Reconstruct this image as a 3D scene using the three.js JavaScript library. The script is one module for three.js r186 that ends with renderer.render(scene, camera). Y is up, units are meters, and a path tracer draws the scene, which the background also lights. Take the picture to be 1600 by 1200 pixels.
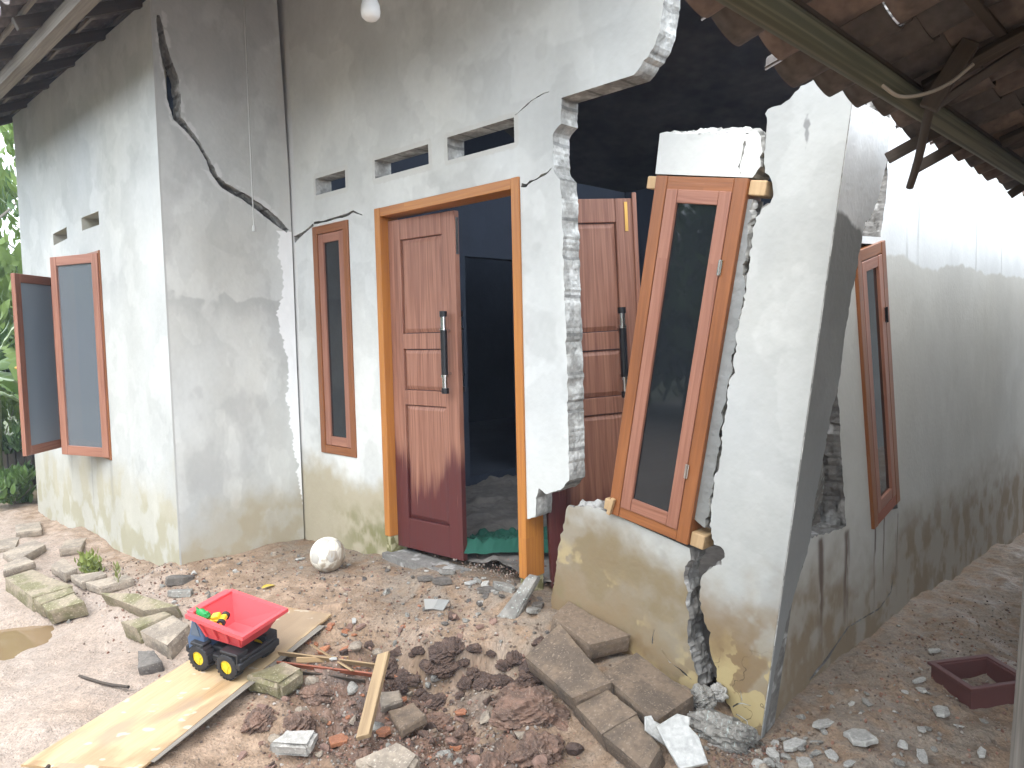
import * as THREE from 'three';
import { mergeGeometries } from 'three/addons/utils/BufferGeometryUtils.js';
import { RoundedBoxGeometry } from 'three/addons/geometries/RoundedBoxGeometry.js';

// ------------------------------------------------------------------ camera, sky, sun, exposure
const scene = new THREE.Scene();
const rad = THREE.MathUtils.degToRad;
const camera = new THREE.PerspectiveCamera(54.32, 4 / 3, 0.05, 400);
camera.position.set(5.112, 1.326, 2.916);
camera.rotation.set(rad(-3.862), rad(44.424), rad(-1.279), 'YXZ');
const renderer = new THREE.WebGLRenderer({ antialias: true });
renderer.setSize(1024, 768);
renderer.toneMapping = THREE.LinearToneMapping;
renderer.toneMappingExposure = 3.6;
renderer.shadowMap.enabled = true;

const SUN = new THREE.Vector3(0.24, 0.85, 0.50).normalize();
{
  // high bright overcast: one veil of cloud, a little brighter round the veiled sun
  const W = 256, H = 128, d = new Float32Array(W * H * 4), v = new THREE.Vector3();
  for (let j = 0; j < H; j++) for (let i = 0; i < W; i++) {
    const el = ((j + 0.5) / H - 0.5) * Math.PI, az = ((i + 0.5) / W - 0.5) * 2 * Math.PI;
    v.set(Math.cos(el) * Math.cos(az), Math.sin(el), Math.cos(el) * Math.sin(az));
    const up = Math.max(0, v.y), glow = Math.pow(Math.max(0, v.dot(SUN)), 6);
    const L = 1.15 + 0.10 * up + 0.55 * glow, o = (j * W + i) * 4;
    d[o] = L * (0.90 + 0.05 * glow); d[o + 1] = L * 0.985; d[o + 2] = L * (1.09 - 0.05 * glow); d[o + 3] = 1;
  }
  const sky = new THREE.DataTexture(d, W, H, THREE.RGBAFormat, THREE.FloatType);
  sky.mapping = THREE.EquirectangularReflectionMapping; sky.magFilter = sky.minFilter = THREE.LinearFilter; sky.needsUpdate = true;
  scene.background = sky; scene.environment = sky;
}
const sun = new THREE.DirectionalLight(new THREE.Color(1.0, 0.96, 0.90), 0.65);
sun.position.copy(SUN).multiplyScalar(30); sun.castShadow = true; sun.shadow.radius = 70;
sun.shadow.camera.left = sun.shadow.camera.bottom = -12; sun.shadow.camera.right = sun.shadow.camera.top = 12; sun.shadow.camera.far = 80;
sun.shadow.mapSize.set(2048, 2048);
scene.add(sun, sun.target);

// ------------------------------------------------------------------ random numbers and noise
function rng(seed) { let a = seed >>> 0; return () => { a = (a + 0x6d2b79f5) | 0; let t = Math.imul(a ^ (a >>> 15), 1 | a); t = (t + Math.imul(t ^ (t >>> 7), 61 | t)) ^ t; return ((t ^ (t >>> 14)) >>> 0) / 4294967296; }; }
const hash = (x, y) => { let h = Math.imul(x | 0, 374761393) ^ Math.imul(y | 0, 668265263); h = Math.imul(h ^ (h >>> 13), 1274126177); return ((h ^ (h >>> 16)) >>> 0) / 4294967296; };
function vn(x, y) {
  const xi = Math.floor(x), yi = Math.floor(y), fx = x - xi, fy = y - yi, u = fx * fx * (3 - 2 * fx), v = fy * fy * (3 - 2 * fy);
  const a = hash(xi, yi), b = hash(xi + 1, yi), c = hash(xi, yi + 1), d = hash(xi + 1, yi + 1);
  return a + (b - a) * u + (c - a) * v + (a - b - c + d) * u * v;
}
function fbm(x, y, n = 4) { let s = 0, a = 0.5, t = 0; for (let i = 0; i < n; i++) { s += a * vn(x, y); t += a; a *= 0.5; x = x * 2.03 + 17.3; y = y * 2.03 - 9.1; } return s / t; }
const ss = (a, b, x) => { const t = Math.min(1, Math.max(0, (x - a) / (b - a))); return t * t * (3 - 2 * t); };
const mix = (a, b, t) => a + (b - a) * t;
const mix3 = (a, b, t) => [mix(a[0], b[0], t), mix(a[1], b[1], t), mix(a[2], b[2], t)];
function segDist(x, y, pts) {   // distance to a polyline
  let m = 1e9;
  for (let i = 0; i + 1 < pts.length; i++) {
    const ax = pts[i][0], ay = pts[i][1], dx = pts[i + 1][0] - ax, dy = pts[i + 1][1] - ay, t = Math.min(1, Math.max(0, ((x - ax) * dx + (y - ay) * dy) / (dx * dx + dy * dy + 1e-9)));
    m = Math.min(m, Math.hypot(x - ax - t * dx, y - ay - t * dy));
  }
  return m;
}
function lerpAt(pts, y, ky = 1, kx = 0) { // piecewise-linear x of y (pts sorted by y descending)
  for (let i = 0; i + 1 < pts.length; i++) if ((y <= pts[i][ky] && y >= pts[i + 1][ky])) return mix(pts[i][kx], pts[i + 1][kx], (pts[i][ky] - y) / (pts[i][ky] - pts[i + 1][ky] + 1e-9));
  return y > pts[0][ky] ? pts[0][kx] : pts[pts.length - 1][kx];
}

// ------------------------------------------------------------------ names, labels, parts
const used = new Map();
function numbered(name) { const n = used.get(name) || 0; used.set(name, n + 1); return n ? name + '_' + String(n).padStart(3, '0') : name; }
function tag(o, label, category, group, kind) { if (label) o.userData.label = label; if (category) o.userData.category = category; if (group) o.userData.group = group; if (kind) o.userData.kind = kind; return o; }
function shade(o) { o.castShadow = o.receiveShadow = true; return o; }
function thing(name, label, category, pos = [0, 0, 0], group) { const g = new THREE.Group(); g.name = numbered(name); g.position.set(...pos); scene.add(g); return tag(g, label, category, group); }
// a part: geometry is given in the thing's own axes
function part(parent, name, geo, mat) { const m = shade(new THREE.Mesh(geo, mat)); m.name = name; parent.add(m); return m; }
// a part whose geometry is given in the place's axes, under a thing that is only moved, not turned
function partW(parent, name, geo, mat) { const p = parent.position; geo.translate(-p.x, -p.y, -p.z); return part(parent, name, geo, mat); }
function solo(name, geo, mat, label, category, group) { const m = shade(new THREE.Mesh(geo, mat)); m.name = numbered(name); scene.add(m); return tag(m, label, category, group); }
function structure(name, geo, mat) { const m = shade(new THREE.Mesh(geo, mat)); m.name = name; m.userData.kind = 'structure'; scene.add(m); return m; }

// ------------------------------------------------------------------ textures
const enc = (l) => { l = Math.min(1, Math.max(0, l)); return 255 * (l <= 0.0031308 ? 12.92 * l : 1.055 * Math.pow(l, 1 / 2.4) - 0.055); };
function colorTex(w, h, W, H, fn, x0 = 0, y0 = 0) {   // fn(x, y in metres) -> linear rgb; covers W x H metres from (x0, y0)
  const d = new Uint8Array(w * h * 4);
  for (let j = 0; j < h; j++) for (let i = 0; i < w; i++) {
    const c = fn(x0 + (i + 0.5) / w * W, y0 + (j + 0.5) / h * H), o = (j * w + i) * 4;
    d[o] = enc(c[0]); d[o + 1] = enc(c[1]); d[o + 2] = enc(c[2]); d[o + 3] = 255;
  }
  const t = new THREE.DataTexture(d, w, h); t.colorSpace = THREE.SRGBColorSpace; t.wrapS = t.wrapT = THREE.RepeatWrapping; t.magFilter = THREE.LinearFilter; t.minFilter = THREE.LinearFilter;
  t.repeat.set(1 / W, 1 / H); t.offset.set(-x0 / W, -y0 / H); t.needsUpdate = true; return t;
}
function grayTex(w, h, W, H, fn) {
  const d = new Uint8Array(w * h * 4);
  for (let j = 0; j < h; j++) for (let i = 0; i < w; i++) { const g = Math.min(255, Math.max(0, 255 * fn((i + 0.5) / w * W, (j + 0.5) / h * H, i / w, j / h))), o = (j * w + i) * 4; d[o] = d[o + 1] = d[o + 2] = g; d[o + 3] = 255; }
  const t = new THREE.DataTexture(d, w, h); t.wrapS = t.wrapT = THREE.MirroredRepeatWrapping; t.magFilter = t.minFilter = THREE.LinearFilter; t.repeat.set(1 / W, 1 / H); t.needsUpdate = true; return t;
}
const plasterBump = grayTex(768, 768, 1.6, 1.6, (x, y) => 0.62 * fbm(x * 2.5, y * 2.5, 3) + 0.28 * fbm(x * 9, y * 7, 3) + 0.10 * fbm(x * 60, y * 60, 2));
const roughBump = grayTex(512, 512, 0.6, 0.6, (x, y) => fbm(x * 30, y * 30, 5));
const grainBump = grayTex(256, 1024, 0.3, 1.2, (x, y) => 0.6 * fbm(x * 160, y * 5, 3) + 0.4 * fbm(x * 40, y * 2, 2));
const std = (o) => new THREE.MeshStandardMaterial({ roughness: 0.9, metalness: 0, side: THREE.DoubleSide, ...o });

// cement plaster in linear values; every wall adds its own stains
function plaster(x, y, seed, base = 0.40) {
  const a = fbm(x * 0.9 + seed, y * 0.9, 4), b = fbm(x * 3.1 - seed, y * 2.7, 4), c = fbm(x * 38, y * 38 + seed, 3), st = fbm(x * 9 + seed, y * 1.1, 3);
  const patch = ss(0.50, 0.54, fbm(x * 1.7 + 3 * seed, y * 1.9 + 5, 5)), patch2 = ss(0.57, 0.6, fbm(x * 3.3 - seed, y * 3.0 + 11, 5));
  let k = base * (1 + 0.34 * (a - 0.5) + 0.30 * (b - 0.5) + 0.09 * (c - 0.5) + 0.06 * (st - 0.5) + 0.09 * (patch - 0.4) + 0.07 * patch2);
  const w = fbm(x * 1.3 - 7 + seed, y * 1.1 + 2, 3) - 0.5;
  return [k * (0.985 + 0.04 * w), k * (1.0), k * (0.955 - 0.08 * w)];
}
const TAN = [0.33, 0.25, 0.14], TAN2 = [0.21, 0.135, 0.06], MOSS = [0.16, 0.155, 0.055], FILL = [0.62, 0.62, 0.60];
// ragged damp: how wet the wall is at height y above its foot
function damp(x, y, top, seed, soft = 0.14) { return ss(top + soft, top - soft, y + 0.55 * (fbm(x * 2.2 + seed, y * 1.8, 5) - 0.5) + 0.16 * (fbm(x * 14, y * 14 + seed, 4) - 0.5)); }
function mottle(x, y, seed) { return ss(0.40, 0.62, fbm(x * 7 + seed, y * 6, 5)); }
// ------------------------------------------------------------------ wall slabs with broken edges
const vec = (x, y, z) => new THREE.Vector3(x, y, z);
const FRONT = { U: vec(1, 0, 0), V: vec(0, 1, 0), N: vec(0, 0, 1) }, RIGHT = { U: vec(0, 0, -1), V: vec(0, 1, 0), N: vec(1, 0, 0) };
function ragged(pts, amp, closed, step = 0.014) {   // [[x, y, broken], ...] -> finer outline; the broken runs are chipped
  const o = [], n = pts.length;
  for (let i = 0; i < n; i++) {
    const a = pts[i], b = pts[(i + 1) % n];
    o.push([a[0], a[1], a[2] || 0]);
    if (!a[2] || (!closed && i === n - 1)) continue;
    const L = Math.hypot(b[0] - a[0], b[1] - a[1]), k = Math.floor(L / step), nx = (b[1] - a[1]) / L, ny = -(b[0] - a[0]) / L;
    for (let j = 1; j < k; j++) {
      const t = j / k, x = mix(a[0], b[0], t), y = mix(a[1], b[1], t), w = Math.min(1, Math.min(t, 1 - t) * 6);
      const d = amp * w * ((fbm(x * 22 + 4, y * 22, 3) - 0.5) * 2.4 + (vn(x * 90, y * 90 + 7) - 0.5) * 0.9);
      o.push([x + nx * d, y + ny * d, 1]);
    }
  }
  return o;
}
function slab({ outline, holes = [], thick = 0.13, O = vec(0, 0, 0), B = FRONT, amp = 0.010, bulge = 0.014 }) {
  let out = ragged(outline, amp, true);
  const area = (p) => p.reduce((s, a, i) => { const b = p[(i + 1) % p.length]; return s + a[0] * b[1] - b[0] * a[1]; }, 0);
  if (area(out) < 0) { const n = out.length; out = out.map((_, i) => [out[n - 1 - i][0], out[n - 1 - i][1], out[(2 * n - 2 - i) % n][2]]); }
  const hs = holes.map((h) => { let p = ragged(h, amp * 0.5, true); if (area(p) > 0) { const n = p.length; p = p.map((_, i) => [p[n - 1 - i][0], p[n - 1 - i][1], p[(2 * n - 2 - i) % n][2]]); } return p; });
  const rings = [out, ...hs], v2 = rings.map((r) => r.map((q) => new THREE.Vector2(q[0], q[1])));
  const tri = THREE.ShapeUtils.triangulateShape(v2[0], v2.slice(1)), flat = v2.flat();
  const at = (x, y, d) => vec().copy(O).addScaledVector(B.U, x).addScaledVector(B.V, y).addScaledVector(B.N, -d);
  const mk = (P, T, idx) => { const g = new THREE.BufferGeometry(); g.setAttribute('position', new THREE.Float32BufferAttribute(P, 3)); g.setAttribute('uv', new THREE.Float32BufferAttribute(T, 2)); if (idx) g.setIndex(idx); return g; };
  let P = [], T = [], I = [];
  for (const d of [0, thick]) for (const q of flat) { P.push(...at(q.x, q.y, d).toArray()); T.push(q.x, q.y); }
  for (const [a, b, c] of tri) { I.push(a, b, c); I.push(c + flat.length, b + flat.length, a + flat.length); }
  let faces = mk(P, T, I).toNonIndexed(); faces.computeVertexNormals();
  P = []; T = []; let s = 0;
  for (const r of rings) for (let i = 0; i < r.length; i++) {
    const a = r[i], b = r[(i + 1) % r.length], pa = r[(i - 1 + r.length) % r.length], nb = r[(i + 2) % r.length], L = Math.hypot(b[0] - a[0], b[1] - a[1]);
    if (L < 1e-6) continue;
    const rough = a[2], K = rough ? 8 : 1;
    const nrm = (p, q) => { const l = Math.hypot(q[0] - p[0], q[1] - p[1]) || 1; return [(q[1] - p[1]) / l, -(q[0] - p[0]) / l]; };
    const na = nrm(pa, b), nb2 = nrm(a, nb);
    const pt = (q, n, k, ok) => {
      const t = k / K, x = q[0], y = q[1];
      const e = rough && ok ? bulge * Math.pow(Math.sin(Math.PI * t), 0.6) * ((fbm(x * 9 + y * 8 + t * 1.1, t * 3.1 + x * 5, 4) - 0.47) * 3.4 + (vn(x * 60 + t * 9, y * 60 - t * 7) - 0.5) * 0.8) : 0;
      return at(x + n[0] * e, y + n[1] * e, t * thick);
    };
    for (let k = 0; k < K; k++) {
      const aOK = pa[2] !== 0, bOK = b[2] !== 0;
      const A = pt(a, na, k, aOK), C = pt(b, nb2, k, bOK), D = pt(b, nb2, k + 1, bOK), E = pt(a, na, k + 1, aOK), u0 = s, u1 = s + L, w0 = k / K * thick, w1 = (k + 1) / K * thick;
      for (const [q, u, w] of [[A, u0, w0], [E, u0, w1], [D, u1, w1], [A, u0, w0], [D, u1, w1], [C, u1, w0]]) { P.push(q.x, q.y, q.z); T.push(u, w); }
    }
    s += L;
  }
  const sides = mk(P, T); sides.computeVertexNormals();
  return mergeGeometries([faces, sides], true);
}
const rect = (x0, y0, x1, y1) => [[x0, y0, 0], [x1, y0, 0], [x1, y1, 0], [x0, y1, 0]];
const quad = (...p) => p.map((q) => [q[0], q[1], 0]);
function crack(line, w) {   // a gap along a line: [[x, y], ...] with a width per point
  const l = [], r = [], n = line.length;
  line.forEach((p, i) => { const a = line[Math.max(0, i - 1)], b = line[Math.min(n - 1, i + 1)], L = Math.hypot(b[0] - a[0], b[1] - a[1]), k = (Array.isArray(w) ? w[i] : w * Math.sin(Math.PI * (i + 0.5) / n)) / 2; l.push([p[0] - (b[1] - a[1]) / L * k, p[1] + (b[0] - a[0]) / L * k, 1]); r.push([p[0] + (b[1] - a[1]) / L * k, p[1] - (b[0] - a[0]) / L * k, 1]); });
  return [...l, ...r.reverse()];
}
// ------------------------------------------------------------------ timber
function grainUV(g) {   // uv in metres, the grain (v) along the longest side
  g = g.index ? g.toNonIndexed() : g; g.computeBoundingBox();
  const sz = g.boundingBox.getSize(vec()).toArray(), ax = sz.indexOf(Math.max(...sz)), P = g.attributes.position, N = g.attributes.normal, T = new Float32Array(P.count * 2), sh = hash(Math.round(sz[0] * 997), Math.round(sz[1] * 991 + sz[2] * 613)) * 3;
  for (let i = 0; i < P.count; i++) {
    const p = [P.getX(i), P.getY(i), P.getZ(i)], n = [Math.abs(N.getX(i)), Math.abs(N.getY(i)), Math.abs(N.getZ(i))], m = n.indexOf(Math.max(...n)), o = [0, 1, 2].filter((k) => k !== m);
    const v = o.includes(ax) ? ax : o[1], u = o[0] === v ? o[1] : o[0];
    T[2 * i] = p[u] + sh; T[2 * i + 1] = p[v] + sh * 1.7;
  }
  g.setAttribute('uv', new THREE.BufferAttribute(T, 2)); return g;
}
const box = (w, h, d, x = 0, y = 0, z = 0, r = 0.004) => grainUV(new RoundedBoxGeometry(w, h, d, 1, Math.min(r, w / 2.2, h / 2.2, d / 2.2))).translate(x, y, z);
const span = (x0, x1, y0, y1, z0, z1, r) => box(x1 - x0, y1 - y0, z1 - z0, (x0 + x1) / 2, (y0 + y1) / 2, (z0 + z1) / 2, r);
const merge = (...g) => mergeGeometries(g.flat().map((q) => (q.index ? q.toNonIndexed() : q)));
const multi = (...g) => mergeGeometries(g.map((q) => (q.index ? q.toNonIndexed() : q)), true);
function stick(a, b, w, h, twist = 0, r = 0.004) {   // a bar from a to b
  const A = vec(...a), Bv = vec(...b), d = Bv.clone().sub(A), g = box(w, d.length(), h, 0, 0, 0, r), q = new THREE.Quaternion().setFromUnitVectors(vec(0, 1, 0), d.normalize());
  g.rotateY(twist); g.applyQuaternion(q); const m = A.add(Bv).multiplyScalar(0.5); return g.translate(m.x, m.y, m.z);
}
function pole(a, b, r0, r1, seg = 10, bend = 0, knots = 0) {
  const A = vec(...a), Bv = vec(...b), L = A.distanceTo(Bv), rows = 24, g = new THREE.CylinderGeometry(1, 1, L, seg, rows, false), P = g.attributes.position;
  for (let i = 0; i < P.count; i++) { const y = P.getY(i), t = y / L + 0.5, r = mix(r0, r1, t) * (1 + 0.12 * (fbm(t * 9 + 3, i % seg * 0.9, 3) - 0.5)) * (1 + (knots && Math.abs(((t * knots) % 1) - 0.5) < 0.05 ? 0.12 : 0)); P.setXYZ(i, P.getX(i) * r + bend * Math.sin(Math.PI * t), y, P.getZ(i) * r + bend * 0.6 * Math.sin(Math.PI * 2 * t)); }
  g.applyQuaternion(new THREE.Quaternion().setFromUnitVectors(vec(0, 1, 0), Bv.clone().sub(A).normalize())); g.computeVertexNormals(); const m = A.add(Bv).multiplyScalar(0.5); return g.translate(m.x, m.y, m.z);
}
const tube = (pts, r, n = 24, k = 6) => new THREE.TubeGeometry(new THREE.CatmullRomCurve3(pts.map((p) => vec(...p))), n, r, k);
function woodTex(base, dark, seed, contrast = 1) {
  return colorTex(256, 1024, 0.5, 2.0, (x, y) => {
    const wv = fbm(x * 6 + seed, y * 0.8, 3), g = fbm(x * 90 + wv * 8, y * 2.2 + seed, 4), f = fbm(x * 300, y * 9 + seed, 2), bl = fbm(x * 4 + 9, y * 1.3 + seed, 3);
    return mix3(base, dark, Math.min(1, Math.max(0, contrast * (0.55 * (g - 0.35) + 0.25 * (f - 0.4) + 0.5 * (bl - 0.45)) + 0.25)));
  });
}
const T_RED = woodTex([0.38, 0.178, 0.118], [0.18, 0.068, 0.04], 1, 1.35), T_OCH = woodTex([0.50, 0.21, 0.045], [0.27, 0.085, 0.022], 5), T_PALE = woodTex([0.52, 0.36, 0.20], [0.30, 0.19, 0.09], 9), T_GREY = woodTex([0.27, 0.24, 0.20], [0.09, 0.075, 0.06], 13, 1.3), T_DARK = woodTex([0.075, 0.055, 0.04], [0.025, 0.02, 0.016], 17);
const wood = (map, rough = 0.5, o = {}) => std({ map, bumpMap: grainBump, bumpScale: 0.0012, roughness: rough, ...o });
const M = {
  red: wood(T_RED, 0.48), ochre: wood(T_OCH, 0.42), pale: wood(T_PALE, 0.7), worn: wood(woodTex([0.38, 0.27, 0.15], [0.17, 0.11, 0.06], 33, 1.3), 0.8), grey: wood(T_GREY, 0.85), dark: wood(T_DARK, 0.8),
  frame: wood(woodTex([0.30, 0.110, 0.036], [0.13, 0.042, 0.015], 27, 1.3), 0.42),
  redOld: wood(woodTex([0.33, 0.10, 0.05], [0.12, 0.035, 0.02], 21), 0.55),
  glass: new THREE.MeshPhysicalMaterial({ color: 0x0b0f14, roughness: 0.04, metalness: 0, side: THREE.DoubleSide }),
  brass: std({ color: new THREE.Color(0.72, 0.42, 0.12), metalness: 0.9, roughness: 0.35 }), chrome: std({ color: new THREE.Color(0.6, 0.6, 0.6), metalness: 1, roughness: 0.22 }), black: std({ color: new THREE.Color(0.012, 0.012, 0.014), roughness: 0.35 }),
};
// dark tinted glass that still lets the room behind show faintly
M.glass = new THREE.MeshPhysicalMaterial({ color: new THREE.Color(0.05, 0.06, 0.07), roughness: 0.03, transmission: 0.75, thickness: 0, ior: 1.5, side: THREE.DoubleSide });
M.smoky = new THREE.MeshPhysicalMaterial({ color: new THREE.Color(0.33, 0.37, 0.41), roughness: 0.15, transmission: 0.45, thickness: 0, ior: 1.5, side: THREE.DoubleSide });
M.core = std({ map: colorTex(512, 512, 0.8, 0.8, (x, y) => { const k = fbm(x * 14, y * 14, 4), s = ss(0.56, 0.66, fbm(x * 8 + 4, y * 9, 4)), c = fbm(x * 70, y * 70, 3); return mix3([0.20, 0.19, 0.175], [0.40, 0.39, 0.37], s).map((v) => v * (0.6 + 0.45 * k + 0.5 * (c - 0.4))); }), bumpMap: roughBump, bumpScale: 0.006 });
M.bare = std({ map: colorTex(512, 512, 0.8, 0.8, (x, y) => { const k = fbm(x * 14, y * 14, 4), s = ss(0.5, 0.62, fbm(x * 8 + 4, y * 9, 4)), c = fbm(x * 70, y * 70, 3); const jt = ss(0.012, 0.006, Math.abs((x % 0.2) - 0.1 + 0.012 * (k - 0.5))); return mix3([0.36, 0.355, 0.33], [0.58, 0.58, 0.55], s).map((v) => v * (0.6 + 0.45 * k + 0.5 * (c - 0.4)) * (1 - 0.45 * jt)); }), bumpMap: roughBump, bumpScale: 0.006 });
// ------------------------------------------------------------------ the ground
const TP = [[0,0,-.19],[0,.95,-.19],[-3.55,.95,-.366],[-1.8,.95,-.28],[.55,0,-.17],[1.06,0,-.14],[1.7,.05,-.1],[2.34,.05,-.08],[2.5,.02,-.13],[3,.05,-.24],[3.45,.05,-.31],[3.69,.03,-.42],[3.72,-.4,-.36],[3.72,-1.7,-.38],[3.72,-3.5,-.48],[3.72,-5.3,-.62],[4.5,-.5,-.42],[4.6,-2,-.46],[4.6,-5,-.62],[5.2,0,-.45],[4.2,.4,-.42],
  [.9,.4,-.17],[1.6,.5,-.18],[2.1,.4,-.18],[2.4,.25,-.17],[1,.8,-.2],[.4,1.2,-.25],[1.4,.8,-.21],[-.3,1.2,-.28],[-1.2,1.3,-.33],[-2.5,1.5,-.38],[-.5,1.75,-.33],[0,2,-.42],[.6,1.75,-.36],[1.2,1.8,-.34],[1.8,2.1,-.33],[2.2,2.1,-.36],[1,2.6,-.38],[-1.5,2.4,-.42]];
const TP2 = [[1.95,1.3,-.34],[1.9,.95,-.28],[2.1,.75,-.33],[2.4,.9,-.46],[2.7,.85,-.48],[2.5,1.3,-.46],[2.3,1.5,-.44],[2.9,.75,-.46],[2.75,.45,-.36],[2.55,.4,-.3],[3.1,.7,-.42],[3.4,.7,-.42],[3.3,.35,-.33],[2.7,.2,-.2],[3,.2,-.28],[4,1.5,-.45],[3,2,-.45],[5,3,-.3],[-6,0,-.4],[-6,4,-.45],[0,6,-.4],[6,6,-.4],[5,-9,-.7],[-4.5,-4,-.4],[1.5,-1.5,-.25],[3,-1,-.36],[-2,-1.5,-.4]];
const TPS = [...TP, ...TP2];
const LEDGE = [[1.95, 0.66], [2.2, 0.60], [2.36, 0.50], [2.55, 0.33], [2.68, 0.27], [2.76, 0.25]];
const holeMask = (x, z) => ss(0.95, 0.45, Math.hypot((x - 2.55) / 0.95, (z - 0.98) / 0.62)) ;
const alleyMask = (x, z) => ss(3.6, 3.85, x - 0.2 * ss(0.1, 0.6, z)) * ss(1.0, 0.3, z);
function ground(x, z) {
  let a = 0, b = 0;
  for (let i = 0; i < TPS.length; i++) { const p = TPS[i], d = (p[0] - x) * (p[0] - x) + (p[1] - z) * (p[1] - z) + 0.01, w = 1 / (d * d); a += w; b += w * p[2]; }
  let y = b / a;
  const far = Math.max(0, Math.hypot(x - 1, z - 1) - 7);
  if (far > 0) return y + 0.15 * Math.min(1, far / 6) * (fbm(x * 0.2, z * 0.2, 3) - 0.5);
  const hm = holeMask(x, z), am = alleyMask(x, z);
  y += (0.05 + 0.10 * hm) * (fbm(x * 2.9, z * 2.9, 3) - 0.5) + (0.030 + 0.095 * hm + 0.03 * am) * (fbm(x * 9, z * 9, 4) - 0.5) + (0.004 + 0.024 * hm + 0.007 * am) * (fbm(x * 40, z * 40, 3) - 0.5);
  // the broken lip above the pit
  if (x > 1.9 && x < 2.85 && z > 0.1 && z < 1.1) {
    const jag = 0.05 * (fbm(x * 11, 3.3, 3) - 0.5), zl = lerpAt(LEDGE.map((q) => [q[1], -q[0]]), -x) + jag, dz = z - zl, on = ss(1.9, 2.1, x) * ss(2.85, 2.72, x);
    y += on * (0.03 * ss(-0.2, -0.01, dz) * ss(0.03, 0.0, dz) - 0.09 * ss(-0.02, 0.07 + 0.06 * fbm(x * 16, z * 16, 3), dz + 0.05 * (fbm(x * 30, z * 30, 3) - 0.5)) * ss(0.30, 0.10, dz));
  }
  // pressed flat under the plywood board
  { const bx = x - 1.725, bz = z - 2.237, u = bx * 0.772 - bz * 0.632, v = -bx * 0.624 - bz * 0.773; if (v > -0.1 && v < 1.40 && u > 0.34 * v - 0.03 && u < 0.49 + 0.265 * v) y = Math.min(y, -0.342 + 0.114 * v - 0.054 * u + 0.006 * (fbm(x * 20, z * 20, 2) - 0.5)); }
  // a clod standing in the pit
  y += 0.11 * Math.exp(-(Math.pow((x - 2.88) / 0.17, 2) + Math.pow((z - 0.62) / 0.15, 2)));
  y -= 0.09 * Math.exp(-(Math.pow((x - 2.55) / 0.20, 2) + Math.pow((z - 0.66) / 0.13, 2))) + 0.06 * Math.exp(-(Math.pow((x - 2.15) / 0.16, 2) + Math.pow((z - 1.15) / 0.16, 2)));
  return y;
}
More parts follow.
